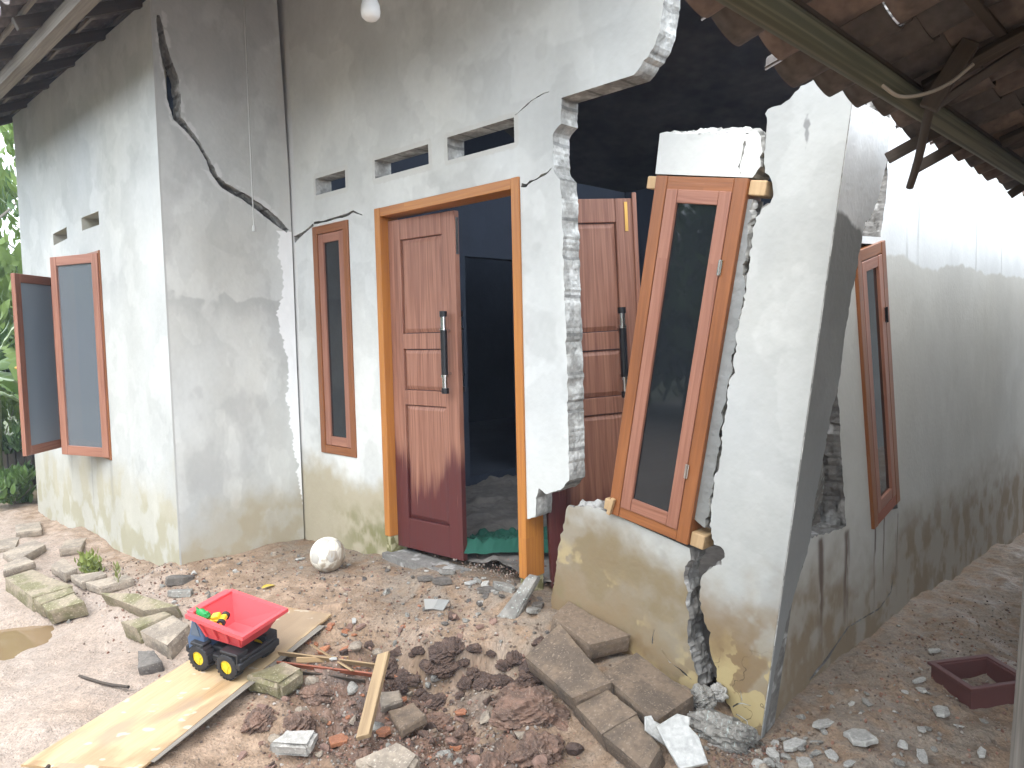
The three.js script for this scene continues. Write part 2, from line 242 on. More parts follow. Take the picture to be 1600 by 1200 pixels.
{
  const axis = (a, b, step, lo, hi) => { const c = []; for (let v = a; v <= b + 1e-6; v += step) c.push(v); let s = step, v = a; const L = []; while (v > lo) { s *= 1.35; v -= s; L.unshift(v); } s = step; v = c[c.length - 1]; while (v < hi) { s *= 1.35; v += s; c.push(v); } return [...L, ...c]; };
  const xs = axis(-3.8, 5.2, 0.0155, -150, 150), zs = axis(-4.6, 2.9, 0.0155, -150, 150), nx = xs.length, nz = zs.length;
  const P = new Float32Array(nx * nz * 3), C = new Float32Array(nx * nz * 3), T = new Float32Array(nx * nz * 2), I = new Uint32Array((nx - 1) * (nz - 1) * 6);
  const MUD = [0.245, 0.166, 0.108], PALE = [0.42, 0.300, 0.210], WASH = [0.375, 0.305, 0.253], GREY = [0.235, 0.192, 0.150], RED = [0.150, 0.085, 0.058], DARK = [0.065, 0.043, 0.033], GRASS = [0.09, 0.105, 0.04];
  for (let j = 0, k = 0; j < nz; j++) for (let i = 0; i < nx; i++, k++) {
    const x = xs[i], z = zs[j];
    P[3 * k] = x; P[3 * k + 1] = ground(x, z); P[3 * k + 2] = z; T[2 * k] = x; T[2 * k + 1] = z;
    const n = fbm(x * 3, z * 3, 4), n2 = fbm(x * 16, z * 16, 4), n3 = fbm(x * 55, z * 55, 2);
    let c = mix3(MUD, PALE, ss(0.35, 0.75, n2 * 0.6 + 0.4 * n));
    c = mix3(c, WASH, ss(2.0, 0.9, x - 0.5 * (z - 1.2) + 0.9 * (n - 0.5)) * ss(0.85, 1.35, z + 0.5 * (n2 - 0.5)) * 0.75);
    c = mix3(c, GREY, ss(0.75, 0.15, z + 0.7 * (n - 0.5)) * ss(0.3, 0.6, n2) * 0.85);
    c = mix3(c, RED, holeMask(x, z) * ss(0.34, 0.56, n) * 0.9);
    c = mix3(c, DARK, holeMask(x, z) * ss(0.50, 0.62, n2) * 0.8);
    c = mix3(c, GRASS, ss(-3.4, -4.6, x + n) );
    const f = 0.82 + 0.36 * n3;
    C[3 * k] = c[0] * f; C[3 * k + 1] = c[1] * f; C[3 * k + 2] = c[2] * f;
  }
  for (let j = 0, q = 0; j < nz - 1; j++) for (let i = 0; i < nx - 1; i++) { const a = j * nx + i; I[q++] = a; I[q++] = a + nx; I[q++] = a + 1; I[q++] = a + 1; I[q++] = a + nx; I[q++] = a + nx + 1; }
  const g = new THREE.BufferGeometry(); g.setAttribute('position', new THREE.BufferAttribute(P, 3)); g.setAttribute('color', new THREE.BufferAttribute(C, 3)); g.setAttribute('uv', new THREE.BufferAttribute(T, 2)); g.setIndex(new THREE.BufferAttribute(I, 1)); g.computeVertexNormals();
  const soil = grayTex(768, 768, 0.9, 0.9, (x, y) => 0.5 * fbm(x * 60, y * 60, 4) + 0.5 * ss(0.45, 0.75, fbm(x * 130 + 5, y * 130, 2)));
  const tint = colorTex(768, 768, 1.3, 1.3, (x, y) => { const a = fbm(x * 110, y * 110, 3), s = ss(0.66, 0.74, vn(x * 160, y * 160)), d = ss(0.30, 0.2, vn(x * 120 + 9, y * 120)); const k = 0.80 + 0.36 * (a - 0.5) + 0.16 * s - 0.16 * d; return [k, k * (1 - 0.02 * s), k * (1 - 0.03 * s)]; });
  tint.wrapS = tint.wrapT = THREE.MirroredRepeatWrapping;
  const wet = grayTex(512, 512, 2.2, 2.2, (x, y) => 0.62 + 0.33 * ss(0.38, 0.55, fbm(x * 4, y * 4, 5)));
  structure('ground', g, std({ vertexColors: true, map: tint, bumpMap: soil, bumpScale: 0.004, roughness: 1, roughnessMap: wet }));
  // standing water in the low corner of the yard
  const ws = []; for (let i = 0; i < 60; i++) { const a = i / 60 * 2 * Math.PI, r = 0.42 + 0.16 * fbm(Math.cos(a) * 2 + 3, Math.sin(a) * 2, 3); ws.push(new THREE.Vector2(Math.cos(a) * r * 1.35, Math.sin(a) * r * 0.62)); }
  const w = new THREE.ShapeGeometry(new THREE.Shape(ws)); w.rotateX(-Math.PI / 2); w.translate(-0.16, -0.399, 1.96);
  structure('puddle', w, std({ color: new THREE.Color(0.20, 0.135, 0.075), roughness: 0.06 }));
}

// ------------------------------------------------------------------ the house
const house = thing('house', 'grey cement plastered house with cracked walls and a broken open front corner', 'house', [0, 0, 0]);
const EAVE = 3.54, SL = 0.466, roofY = (z) => EAVE - SL * (z - 0.953);
// front wall with the double door
const edgeC = [[3.243,2.771,1],[3.219,2.655,1],[3.192,2.594,1],[3.157,2.553,1],[3.112,2.518,1],[3.077,2.492,0],[2.642,2.49,1],[2.639,2.365,1],[2.588,2.332,1],[2.577,2.229,1],[2.583,2.145,1],[2.625,2.094,1],[2.634,1.966,1],[2.635,1.614,1],[2.65,1.177,1],[2.65,.783,1],[2.649,.565,1],[2.614,.527,1],[2.556,.496,1],[2.493,.473,1],[2.438,.497,1],[2.414,.442,1],[2.406,.336,1],[2.347,.316,0]];
{
  const tx = colorTex(1150, 1150, 4.2, 4.8, (x, y) => {
    let c = plaster(x, y, 3, 0.55);
    const d = damp(x, y, 0.33, 2) * (x < 1.15 ? 1 : 0.5), m = mottle(x, y, 4);
    c = mix3(c, mix3(TAN, [0.38, 0.345, 0.23], 0.5), d * 0.8);
    c = mix3(c, MOSS, (x > 0.3 && x < 1.2 ? 0.8 : 0.15) * damp(x, y, 0.12, 7, 0.16) * m * ss(0.25, 0.85, x));
    // white filler run down the corner
    c = mix3(c, FILL, ss(0.012, -0.004, x - (0.028 + 0.05 * (fbm(y * 5, 2, 4) - 0.35))) * ss(0.45, 0.6, y));
    // lighter rims trowelled round the vents
    for (const [a, e] of [[0.34, 0.716], [1.056, 1.601], [1.773, 2.313]]) { const dx = Math.max(a - x, x - e, 0), dy = Math.max(2.335 - y, y - 2.462, 0), r = Math.hypot(dx, dy); if (r < 0.035) c = mix3(c, [0.50, 0.49, 0.45], 0.6 * ss(0.034, 0.026, r + 0.01 * (vn(x * 60, y * 60) - 0.5))); }
    return c;
  }, -0.2, -0.6);
  M.plasterC = std({ map: tx, bumpMap: plasterBump, bumpScale: 0.007, roughness: 0.93 });
  const outline = [[-0.13, -0.4, 0], [1.046, -0.4, 0], [1.046, 2.152, 0], [2.346, 2.152, 0], ...edgeC.slice().reverse().map((p, i, a) => [p[0], p[1], a[i + 1] ? a[i + 1][2] : 1]), [3.25, 4.0, 0], [-0.13, 4.0, 0]];
  const holes = [rect(0.29, 0.49, 0.735, 2.122), rect(0.337, 2.34, 0.714, 2.457), rect(1.056, 2.345, 1.6, 2.461), rect(1.773, 2.335, 2.312, 2.466),
    crack([[0.012, 2.062], [0.09, 2.082], [0.182, 2.106], [0.285, 2.140]], [0.055, 0.03, 0.018, 0.02]),
    crack([[0.295, 2.150], [0.45, 2.1455], [0.6, 2.153], [0.715, 2.155], [0.795, 2.170], [0.85, 2.148], [0.90, 2.132]], [0.018, 0.014, 0.013, 0.02, 0.014, 0.008, 0.003]),
    crack([[2.356, 2.106], [2.39, 2.098], [2.418, 2.113], [2.464, 2.119], [2.5, 2.133], [2.54, 2.139], [2.568, 2.158]], [0.022, 0.016, 0.014, 0.007, 0.014, 0.007, 0.005]),
    crack([[2.322, 2.476], [2.37, 2.493], [2.439, 2.522], [2.528, 2.540], [2.60, 2.535]], [0.004, 0.006, 0.005, 0.004, 0.002])];
  part(house, 'wall', slab({ outline, holes, O: vec(0, 0, 0), amp: 0.007, bulge: 0.006 }), [M.plasterC, M.bare]);
}
// front wall of the projecting room, with its open window
{
  const tx = colorTex(1024, 1024, 3.8, 4.4, (x, y) => {
    let c = plaster(x, y, 11, 0.42);
    const d = damp(x, y, 0.28, 5, 0.2), m = mottle(x, y, 8);
    c = mix3(c, [0.37, 0.335, 0.235], d * (0.45 + 0.35 * m)); c = mix3(c, MOSS, damp(x, y, 0.0, 3, 0.12) * m * 0.22);
    for (const [a, w, b] of [[-1.27, 0.05, 0.05], [-1.75, 0.03, -0.1], [-2.3, 0.05, 0.1]]) c = mix3(c, [0.24, 0.235, 0.21], 0.5 * ss(w, 0.2 * w, Math.abs(x - a + 0.03 * (fbm(y * 6, a, 3) - 0.5))) * ss(b - 0.15, b + 0.2, y) * ss(0.46, 0.40, y) * ss(0.3, 0.6, fbm(x * 30, y * 4, 3)));
    return c;
  }, -3.65, -0.6);
  const mt = std({ map: tx, bumpMap: plasterBump, bumpScale: 0.007, roughness: 0.93 });
  part(house, 'wall', slab({ outline: quad([-3.55, -0.6], [-0.1315, -0.5], [-0.1315, EAVE], [-3.55, EAVE]), holes: [rect(-2.46, 0.40, -1.24, 2.04), quad([-2.45, 2.192], [-2.045, 2.212], [-2.045, 2.308], [-2.45, 2.292]), rect(-1.64, 2.232, -1.22, 2.335)], O: vec(0, 0, 0.953) }), [mt, mt]);
  part(house, 'wall_corner', slab({ outline: quad([-0.131, -0.5], [0, -0.5], [0, EAVE], [-0.131, EAVE]), thick: 0.012, O: vec(0, 0, 0.953) }), [mt, std({ color: new THREE.Color(0.42, 0.42, 0.40) })]);
}
// side wall of the projecting room, split by the long crack
{
  const fill = [[-.02,3.7],[-.038,3.516],[-.078,3.324],[-.103,3],[-.067,2.684],[-.101,2.402],[-.144,2.142],[-.133,1.933],[-.113,1.7],[-.174,1.511],[-.145,1.346],[-.096,1.178],[-.125,.892],[-.088,.551],[-.055,.351],[-.03,.1],[0.02,-.05]];
  const tide = [[-.95,1.655],[-.895,1.67],[-.821,1.629],[-.647,1.606],[-.553,1.665],[-.464,1.591],[-.317,1.639],[-.092,1.606],[0,1.61]];
  const L = [[-.905,3.44],[-.895,3.334],[-.874,3.2],[-.84,3.06],[-.834,2.93],[-.818,2.80],[-.752,2.738],[-.692,2.67],[-.62,2.555],[-.58,2.458],[-.517,2.395],[-.38,2.340],[-.262,2.274],[-.14,2.193],[-.045,2.120]];
  const tx = colorTex(700, 1400, 1.1, 4.8, (x, y) => {
    let c = plaster(x * 1.6, y, 19, 0.50);
    const ty = (() => { for (let i = 0; i + 1 < tide.length; i++) if (x <= tide[i + 1][0]) return mix(tide[i][1], tide[i + 1][1], (x - tide[i][0]) / (tide[i + 1][0] - tide[i][0])); return 1.61; })() + 0.03 * (fbm(x * 22, 3, 3) - 0.5);
    c = mix3(c, [0.33, 0.33, 0.315], 0.55 * ss(0, 0.015, ty - y) * ss(0.22, 0.02, ty - y) * ss(0.3, 0.5, fbm(x * 9, y * 7, 4) ));
    c = mix3(c, [0.36, 0.36, 0.35], 0.4 * ss(0.5, 0.62, fbm(x * 4 + 2, y * 2.4, 5)));
    const cd = segDist(x, y, L); c = mix3(c, [0.60, 0.60, 0.585], 0.75 * ss(0.062, 0.045, cd + 0.05 * (fbm(x * 16, y * 16, 4) - 0.5)) * ss(0.47, 0.53, fbm(x * 11 + 4, y * 11, 3)));
    const d = damp(x, y, 0.16, 8, 0.2), m = mottle(x, y, 9);
    c = mix3(c, [0.36, 0.305, 0.20], d * (0.55 + 0.3 * m));
    const fx = lerpAt(fill, y) * 0.9 + 0.035 * (fbm(y * 16, 7, 3) - 0.5) + 0.02 * (vn(y * 70, 3) - 0.5);
    const on = ss(-0.004, 0.004, x - fx) * (y > 2.12 ? 0.55 : 1);
    c = mix3(c, y > 2.12 ? [0.52, 0.51, 0.48] : [0.86, 0.86, 0.85], on * (0.8 + 0.2 * fbm(x * 40, y * 20, 3)));
    return c;
  }, -1.0, -0.6);
  const mt = std({ map: tx, bumpMap: plasterBump, bumpScale: 0.007, roughness: 0.93 });
  const W = [.02,.04,.06,.09,.095,.055,.04,.03,.028,.036,.045,.048,.062,.06,.03];
  part(house, 'wall', slab({ outline: quad([-0.9405, -0.4], [-0.014, -0.4], [-0.017, 1.2], [-0.013, 2.1], [-0.018, 2.6], [-0.035, 3.2], [-0.06, roofY(0.06)], [-0.9405, roofY(0.9405)]), holes: [crack(L, W)], B: RIGHT, amp: 0.012 }), [mt, M.bare]);
}
// right side wall along the alley: pale above a ragged line, grey below
{
  const tx = colorTex(1400, 800, 8.2, 4.6, (x, y) => {
    let c = plaster(x, y, 31, 0.56);
    const wet = ss(0.012, -0.012, y - 1.70 - 0.06 * (fbm(x * 2.2, 1, 4) - 0.5) * 2 - 0.05 * (fbm(x * 9, y * 3, 4) - 0.5) - 0.03 * ss(1.7, 1.3, x));  // share of grey: full below a ragged line, none above it
    c = mix3([0.66, 0.67, 0.66].map((v) => v * (0.88 + 0.24 * fbm(x * 5, y * 4, 4))), mix3(c, [0.48, 0.455, 0.40], 0.6), wet);
    // run marks in the pale part
    for (const a of [1.85, 2.05, 2.75, 3.4, 4.2]) c = mix3(c, [0.33, 0.33, 0.31], 0.5 * (1 - wet) * ss(0.03, 0.005, Math.abs(x - a + 0.04 * (fbm(y * 8, a, 3) - 0.5))) * ss(2.2, 2.0, y) * ss(0.35, 0.6, fbm(x * 20, y * 3, 3)));
    const d = damp(x * 0.7, y, 0.12, 4, 0.25), m = mottle(x, y, 5);
    c = mix3(c, [0.225, 0.165, 0.10], d * (0.6 + 0.35 * m));
    for (const [a, w, t] of [[0.62, .05, .33], [0.95, .05, .30], [1.36, .02, .27], [1.5, .015, .27], [1.72, .035, .24]]) c = mix3(c, [0.085, 0.045, 0.028], 0.85 * ss(w, 0.2 * w, Math.abs(x - a + 0.03 * (fbm(y * 7, a, 3) - 0.5))) * ss(t, t - 0.03, y) * ss(-0.32, 0.1, y + 0.2 * (fbm(a * 9, x * 30, 2) - 0.5)) * ss(0.25, 0.55, fbm(x * 40, y * 5, 3)));
    return c;
  }, -0.1, -1.0);
  M.plasterS = std({ map: tx, bumpMap: plasterBump, bumpScale: 0.007, roughness: 0.92 });
  const left = [[1.574,3.3,1],[1.574,2.682,1],[1.52,2.449,1],[1.492,2.085,1],[1.437,1.907,1],[1.40,1.80,0],[1.03,1.78,1],[.885,1.45,1],[.819,1.03,1],[.866,.72,1],[.923,.386,1],[.941,.31,1],[.759,.321,1],[.604,.335,1],[.473,.336,1],[.424,.241,1],[.349,.152,1],[.27,.08,1],[.161,-.039,1],[.069,-.179,1],[.02,-.298,0]];
  const outline = [...left, [0.012, -0.6, 0], [8, -1.0, 0], [8, 3.3, 0]];
  const holes = [quad([1.065, 1.745], [1.385, 1.76], [1.735, 0.255], [1.29, 0.30]), crack([[1.665,-.15],[1.634,-.218],[1.455,-.262],[1.207,-.245],[.978,-.229],[.81,-.276],[.69,-.309],[0.5,-.34]], [.006,.01,.006,.005,.006,.012,.02,.01]), crack([[1.55, 2.35], [1.53, 2.1], [1.46, 1.93], [1.455, 1.84]], [0.004, 0.014, 0.012, 0.004])];
  holes.pop();
  part(house, 'wall', slab({ outline, holes, O: vec(3.69, 0, 0), B: RIGHT, amp: 0.012 }), [M.plasterS, M.core]);
}
// inner walls, floor and back of the house
{
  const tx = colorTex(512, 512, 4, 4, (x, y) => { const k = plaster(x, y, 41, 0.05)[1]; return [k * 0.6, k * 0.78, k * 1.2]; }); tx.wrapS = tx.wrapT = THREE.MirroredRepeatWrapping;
  const inner = std({ map: tx, bumpMap: plasterBump, bumpScale: 0.01 });  // near-black blue tint puts the unlit room's darkness into the wall colour
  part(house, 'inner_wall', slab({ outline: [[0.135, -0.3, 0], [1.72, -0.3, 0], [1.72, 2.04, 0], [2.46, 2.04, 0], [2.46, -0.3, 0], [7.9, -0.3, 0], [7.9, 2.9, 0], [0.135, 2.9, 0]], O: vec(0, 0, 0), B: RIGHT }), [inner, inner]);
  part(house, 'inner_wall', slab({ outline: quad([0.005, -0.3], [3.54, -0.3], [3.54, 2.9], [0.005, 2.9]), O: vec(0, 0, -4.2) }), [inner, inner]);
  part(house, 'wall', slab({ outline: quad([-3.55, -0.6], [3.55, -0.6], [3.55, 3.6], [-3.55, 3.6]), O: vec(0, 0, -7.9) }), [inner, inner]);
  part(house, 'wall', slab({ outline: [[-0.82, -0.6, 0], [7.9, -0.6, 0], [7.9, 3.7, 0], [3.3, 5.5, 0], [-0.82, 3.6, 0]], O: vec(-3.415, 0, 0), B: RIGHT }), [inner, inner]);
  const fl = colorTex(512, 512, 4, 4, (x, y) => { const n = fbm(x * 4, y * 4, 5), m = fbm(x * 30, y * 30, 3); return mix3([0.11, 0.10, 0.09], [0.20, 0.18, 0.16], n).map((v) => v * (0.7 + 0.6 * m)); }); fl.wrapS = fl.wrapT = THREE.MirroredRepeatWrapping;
  const g = new THREE.PlaneGeometry(3.53, 7.7, 180, 380); g.rotateX(-Math.PI / 2); g.translate(1.775, 0, -3.99);
  const P = g.attributes.position, T = g.attributes.uv;
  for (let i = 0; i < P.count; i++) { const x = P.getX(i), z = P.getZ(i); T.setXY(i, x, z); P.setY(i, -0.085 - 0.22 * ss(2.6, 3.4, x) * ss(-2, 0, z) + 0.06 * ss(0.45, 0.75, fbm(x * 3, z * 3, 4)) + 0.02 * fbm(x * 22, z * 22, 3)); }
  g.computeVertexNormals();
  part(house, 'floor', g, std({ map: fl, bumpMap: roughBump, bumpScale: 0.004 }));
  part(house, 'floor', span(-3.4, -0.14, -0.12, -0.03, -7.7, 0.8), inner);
}
// ------------------------------------------------------------------ tiled roofs
function tileGeo(w = 0.215, l = 0.30, t = 0.011, n = 15) {   // a wavy clay pan, eave end at v = 0; x across, z up the slope, y out of the roof
  const P = [], I = [], h = (u) => { const q = (u / w) % 1; return q < 0.68 ? -0.030 * Math.sin(Math.PI * q / 0.68) : 0.034 * Math.sin(Math.PI * (q - 0.68) / 0.32); }, at = (u, v, k) => P.push(u - w / 2, h(u) + 0.017 * (1 - v / l) + k, -v);
  for (const k of [0, t]) for (const v of [0, l]) for (let i = 0; i <= n; i++) at(i / n * w * 1.08, v, k);
  const m = n + 1;
  for (let i = 0; i < n; i++) { I.push(i, i + m, i + 1, i + 1, i + m, i + m + 1); const o = 2 * m; I.push(o + i, o + i + 1, o + i + m, o + i + 1, o + i + m + 1, o + i + m); I.push(i, i + 1, o + i, i + 1, o + i + 1, o + i); I.push(m + i, o + m + i, m + i + 1, m + i + 1, o + m + i, o + m + i + 1); }
  for (const [a, b] of [[0, m], [n, m + n]]) I.push(a, 2 * m + a, b, b, 2 * m + a, 2 * m + b);
  const g = new THREE.BufferGeometry(); g.setAttribute('position', new THREE.Float32BufferAttribute(P, 3)); g.setIndex(I);
  g.computeVertexNormals(); const q = g.toNonIndexed(), PP = q.attributes.position, T = []; for (let i = 0; i < PP.count; i++) T.push(PP.getX(i) + 0.3, PP.getZ(i)); q.setAttribute('uv', new THREE.Float32BufferAttribute(T, 2)); return q;
}
const clayTex = (a, b, s) => { const t = colorTex(256, 256, 0.5, 0.5, (x, y) => { const n = fbm(x * 12 + s, y * 12, 4), m = fbm(x * 60, y * 60 + s, 3); return mix3(a, b, ss(0.3, 0.7, n)).map((v) => v * (0.7 + 0.6 * m)); }); t.wrapS = t.wrapT = THREE.MirroredRepeatWrapping; return t; };
const CLAY = [[[0.175, 0.135, 0.115], [0.10, 0.082, 0.074]], [[0.15, 0.122, 0.108], [0.09, 0.078, 0.072]], [[0.195, 0.145, 0.12], [0.12, 0.094, 0.082]], [[0.145, 0.12, 0.108], [0.085, 0.076, 0.073]]].map(([a, b], i) => std({ map: clayTex(a, b, i * 7), bumpMap: roughBump, bumpScale: 0.002 }));
{
  // front and back slope of the house, seen from below at the left
  const al = Math.atan(SL), list = [], one = tileGeo(), r = rng(5);
  for (let i = 0; i < 36; i++) for (let j = 0; j < 21; j++) {
    const g = one.clone(), s = j * 0.272; g.rotateZ((r() - 0.5) * 0.03); g.rotateX(al + (r() - 0.5) * 0.02);
    g.translate(-4.05 + i * 0.215, roofY(1.74) + 0.10 + s * Math.sin(al), 1.74 - s * Math.cos(al)); list.push(g);
  }
  tag(part(house, 'roof_tiles', mergeGeometries(list), CLAY[1]), null, null, null, 'stuff');
  const top = roofY(1.74) + 0.1 + 20.2 * 0.272 * Math.sin(al), zt = 1.74 - 21 * 0.272 * Math.cos(al);
  const back = new THREE.BoxGeometry(7.9, 0.03, 6.2); back.rotateX(-0.40); back.translate(-0.05, top - 1.2, zt - 2.85); part(house, 'roof', back, CLAY[1]);
  part(house, 'ridge_tile', new THREE.CylinderGeometry(0.11, 0.11, 7.9, 12, 1, false, 0, Math.PI * 2).rotateZ(Math.PI / 2).translate(-0.05, top - 0.02, zt), CLAY[0]);
  for (let i = 0; i < 11; i++) { const x = -3.75 + i * 0.72; part(house, 'rafter', stick([x, roofY(1.68) + 0.015, 1.68], [x, roofY(-3.6) + 0.015, -3.6], 0.05, 0.07), M.dark); }
  for (let j = 0; j < 20; j++) { const z = 1.64 - j * 0.25; part(house, 'batten', stick([-4.0, roofY(z) + 0.07, z], [3.74, roofY(z) + 0.07, z], 0.03, 0.022), M.grey); }
  part(house, 'purlin', span(-4.0, 3.7, roofY(1.5) - 0.125, roofY(1.5) - 0.035, 1.46, 1.54), M.grey);
  part(house, 'purlin', span(-4.0, 3.7, roofY(-1.2) - 0.13, roofY(-1.2) - 0.035, -1.25, -1.15), M.dark);
}
// ------------------------------------------------------------------ windows and doors
// w x h, foot centre at the origin, front face towards +z; returns the geometries of its members
function frameGeo(w, h, f, d = 0.13, head = 0, ear = 0) {
  return { left: span(-w / 2, -w / 2 + f, 0, h, -d, 0.012), right: span(w / 2 - f, w / 2, 0, h, -d, 0.012), head: span(-w / 2 + f - ear * (w / 2 + f) / 1, w / 2 - f, h - f, h, -d, 0.010).translate(0, 0, 0), sill: span(-w / 2 + f, w / 2 - f, 0, f, -d, 0.010) };
}
function sashGeo(w, h, s, t = 0.034) { return merge(span(-w / 2, -w / 2 + s, 0, h, -t, 0), span(w / 2 - s, w / 2, 0, h, -t, 0), span(-w / 2 + s + 0.0005, w / 2 - s - 0.0005, h - s, h, -t, -0.002), span(-w / 2 + s + 0.0005, w / 2 - s - 0.0005, 0, s * 1.05, -t, -0.002)); }
const paneGeo = (w, h, s, t = 0.034) => new THREE.BoxGeometry(w - 2 * s + 0.012, h - 2 * s + 0.012, 0.005).translate(0, h / 2, -t * 0.55);
const hinge = () => merge(new THREE.CylinderGeometry(0.0055, 0.0055, 0.085, 8).translate(0, 0, 0.005), new THREE.BoxGeometry(0.03, 0.08, 0.003));
{
  // narrow fixed light left of the door
  const w = part(house, 'window', (() => { const f = frameGeo(0.448, 1.632, 0.058); return merge(f.left, f.right, f.head, f.sill); })(), M.frame);
  w.position.set(0.513, 0.489, 0); w.rotation.z = 0.004;
  part(w, 'sash', sashGeo(0.325, 1.51, 0.062).translate(0, 0.061, 0.004), M.red); part(w, 'pane', paneGeo(0.325, 1.51, 0.062).translate(0, 0.061, 0.004), M.glass);
}
{
  // wide window of the projecting room, both sashes swung out
  const f = frameGeo(1.22, 1.64, 0.06), w = part(house, 'window', merge(f.left, f.right, f.head, f.sill), M.frame);
  w.position.set(-1.85, 0.40, 0.953);
  const s1 = part(w, 'sash', sashGeo(0.57, 1.60, 0.072).translate(-0.285, 0, 0), M.red); s1.position.set(0.60, 0.02, 0.022); s1.rotation.y = rad(19);
  part(s1, 'pane', paneGeo(0.57, 1.60, 0.072).translate(-0.285, 0, 0), new THREE.MeshPhysicalMaterial({ color: new THREE.Color(0.42, 0.46, 0.50), roughness: 0.12, transmission: 0.75, thickness: 0, side: THREE.DoubleSide }));
  const s2 = part(w, 'sash', sashGeo(0.56, 1.50, 0.072).translate(0.28, 0, 0), M.red); s2.position.set(-0.60, 0.005, 0.022); s2.rotation.y = rad(-46);
  part(s2, 'pane', paneGeo(0.56, 1.50, 0.072).translate(0.28, 0, 0), new THREE.MeshPhysicalMaterial({ color: new THREE.Color(0.36, 0.42, 0.47), roughness: 0.25, transmission: 0.15, thickness: 0, side: THREE.DoubleSide }));  // milky blue-grey glass colour stands in for the sky reflected in this sash
  part(s2, 'latch', new RoundedBoxGeometry(0.06, 0.018, 0.02, 2, 0.005).translate(0.53, 0.73, 0.008), M.brass);
  part(w, 'curtain', (() => { const g = new THREE.PlaneGeometry(0.5, 1.5, 60, 10), P = g.attributes.position; for (let i = 0; i < P.count; i++) P.setZ(i, 0.03 * Math.sin(P.getX(i) * 45) + 0.01 * Math.sin(P.getX(i) * 17 + P.getY(i))); g.computeVertexNormals(); return g.translate(0.28, 0.8, -0.22); })(), std({ color: new THREE.Color(0.24, 0.25, 0.26), roughness: 1 }));
}
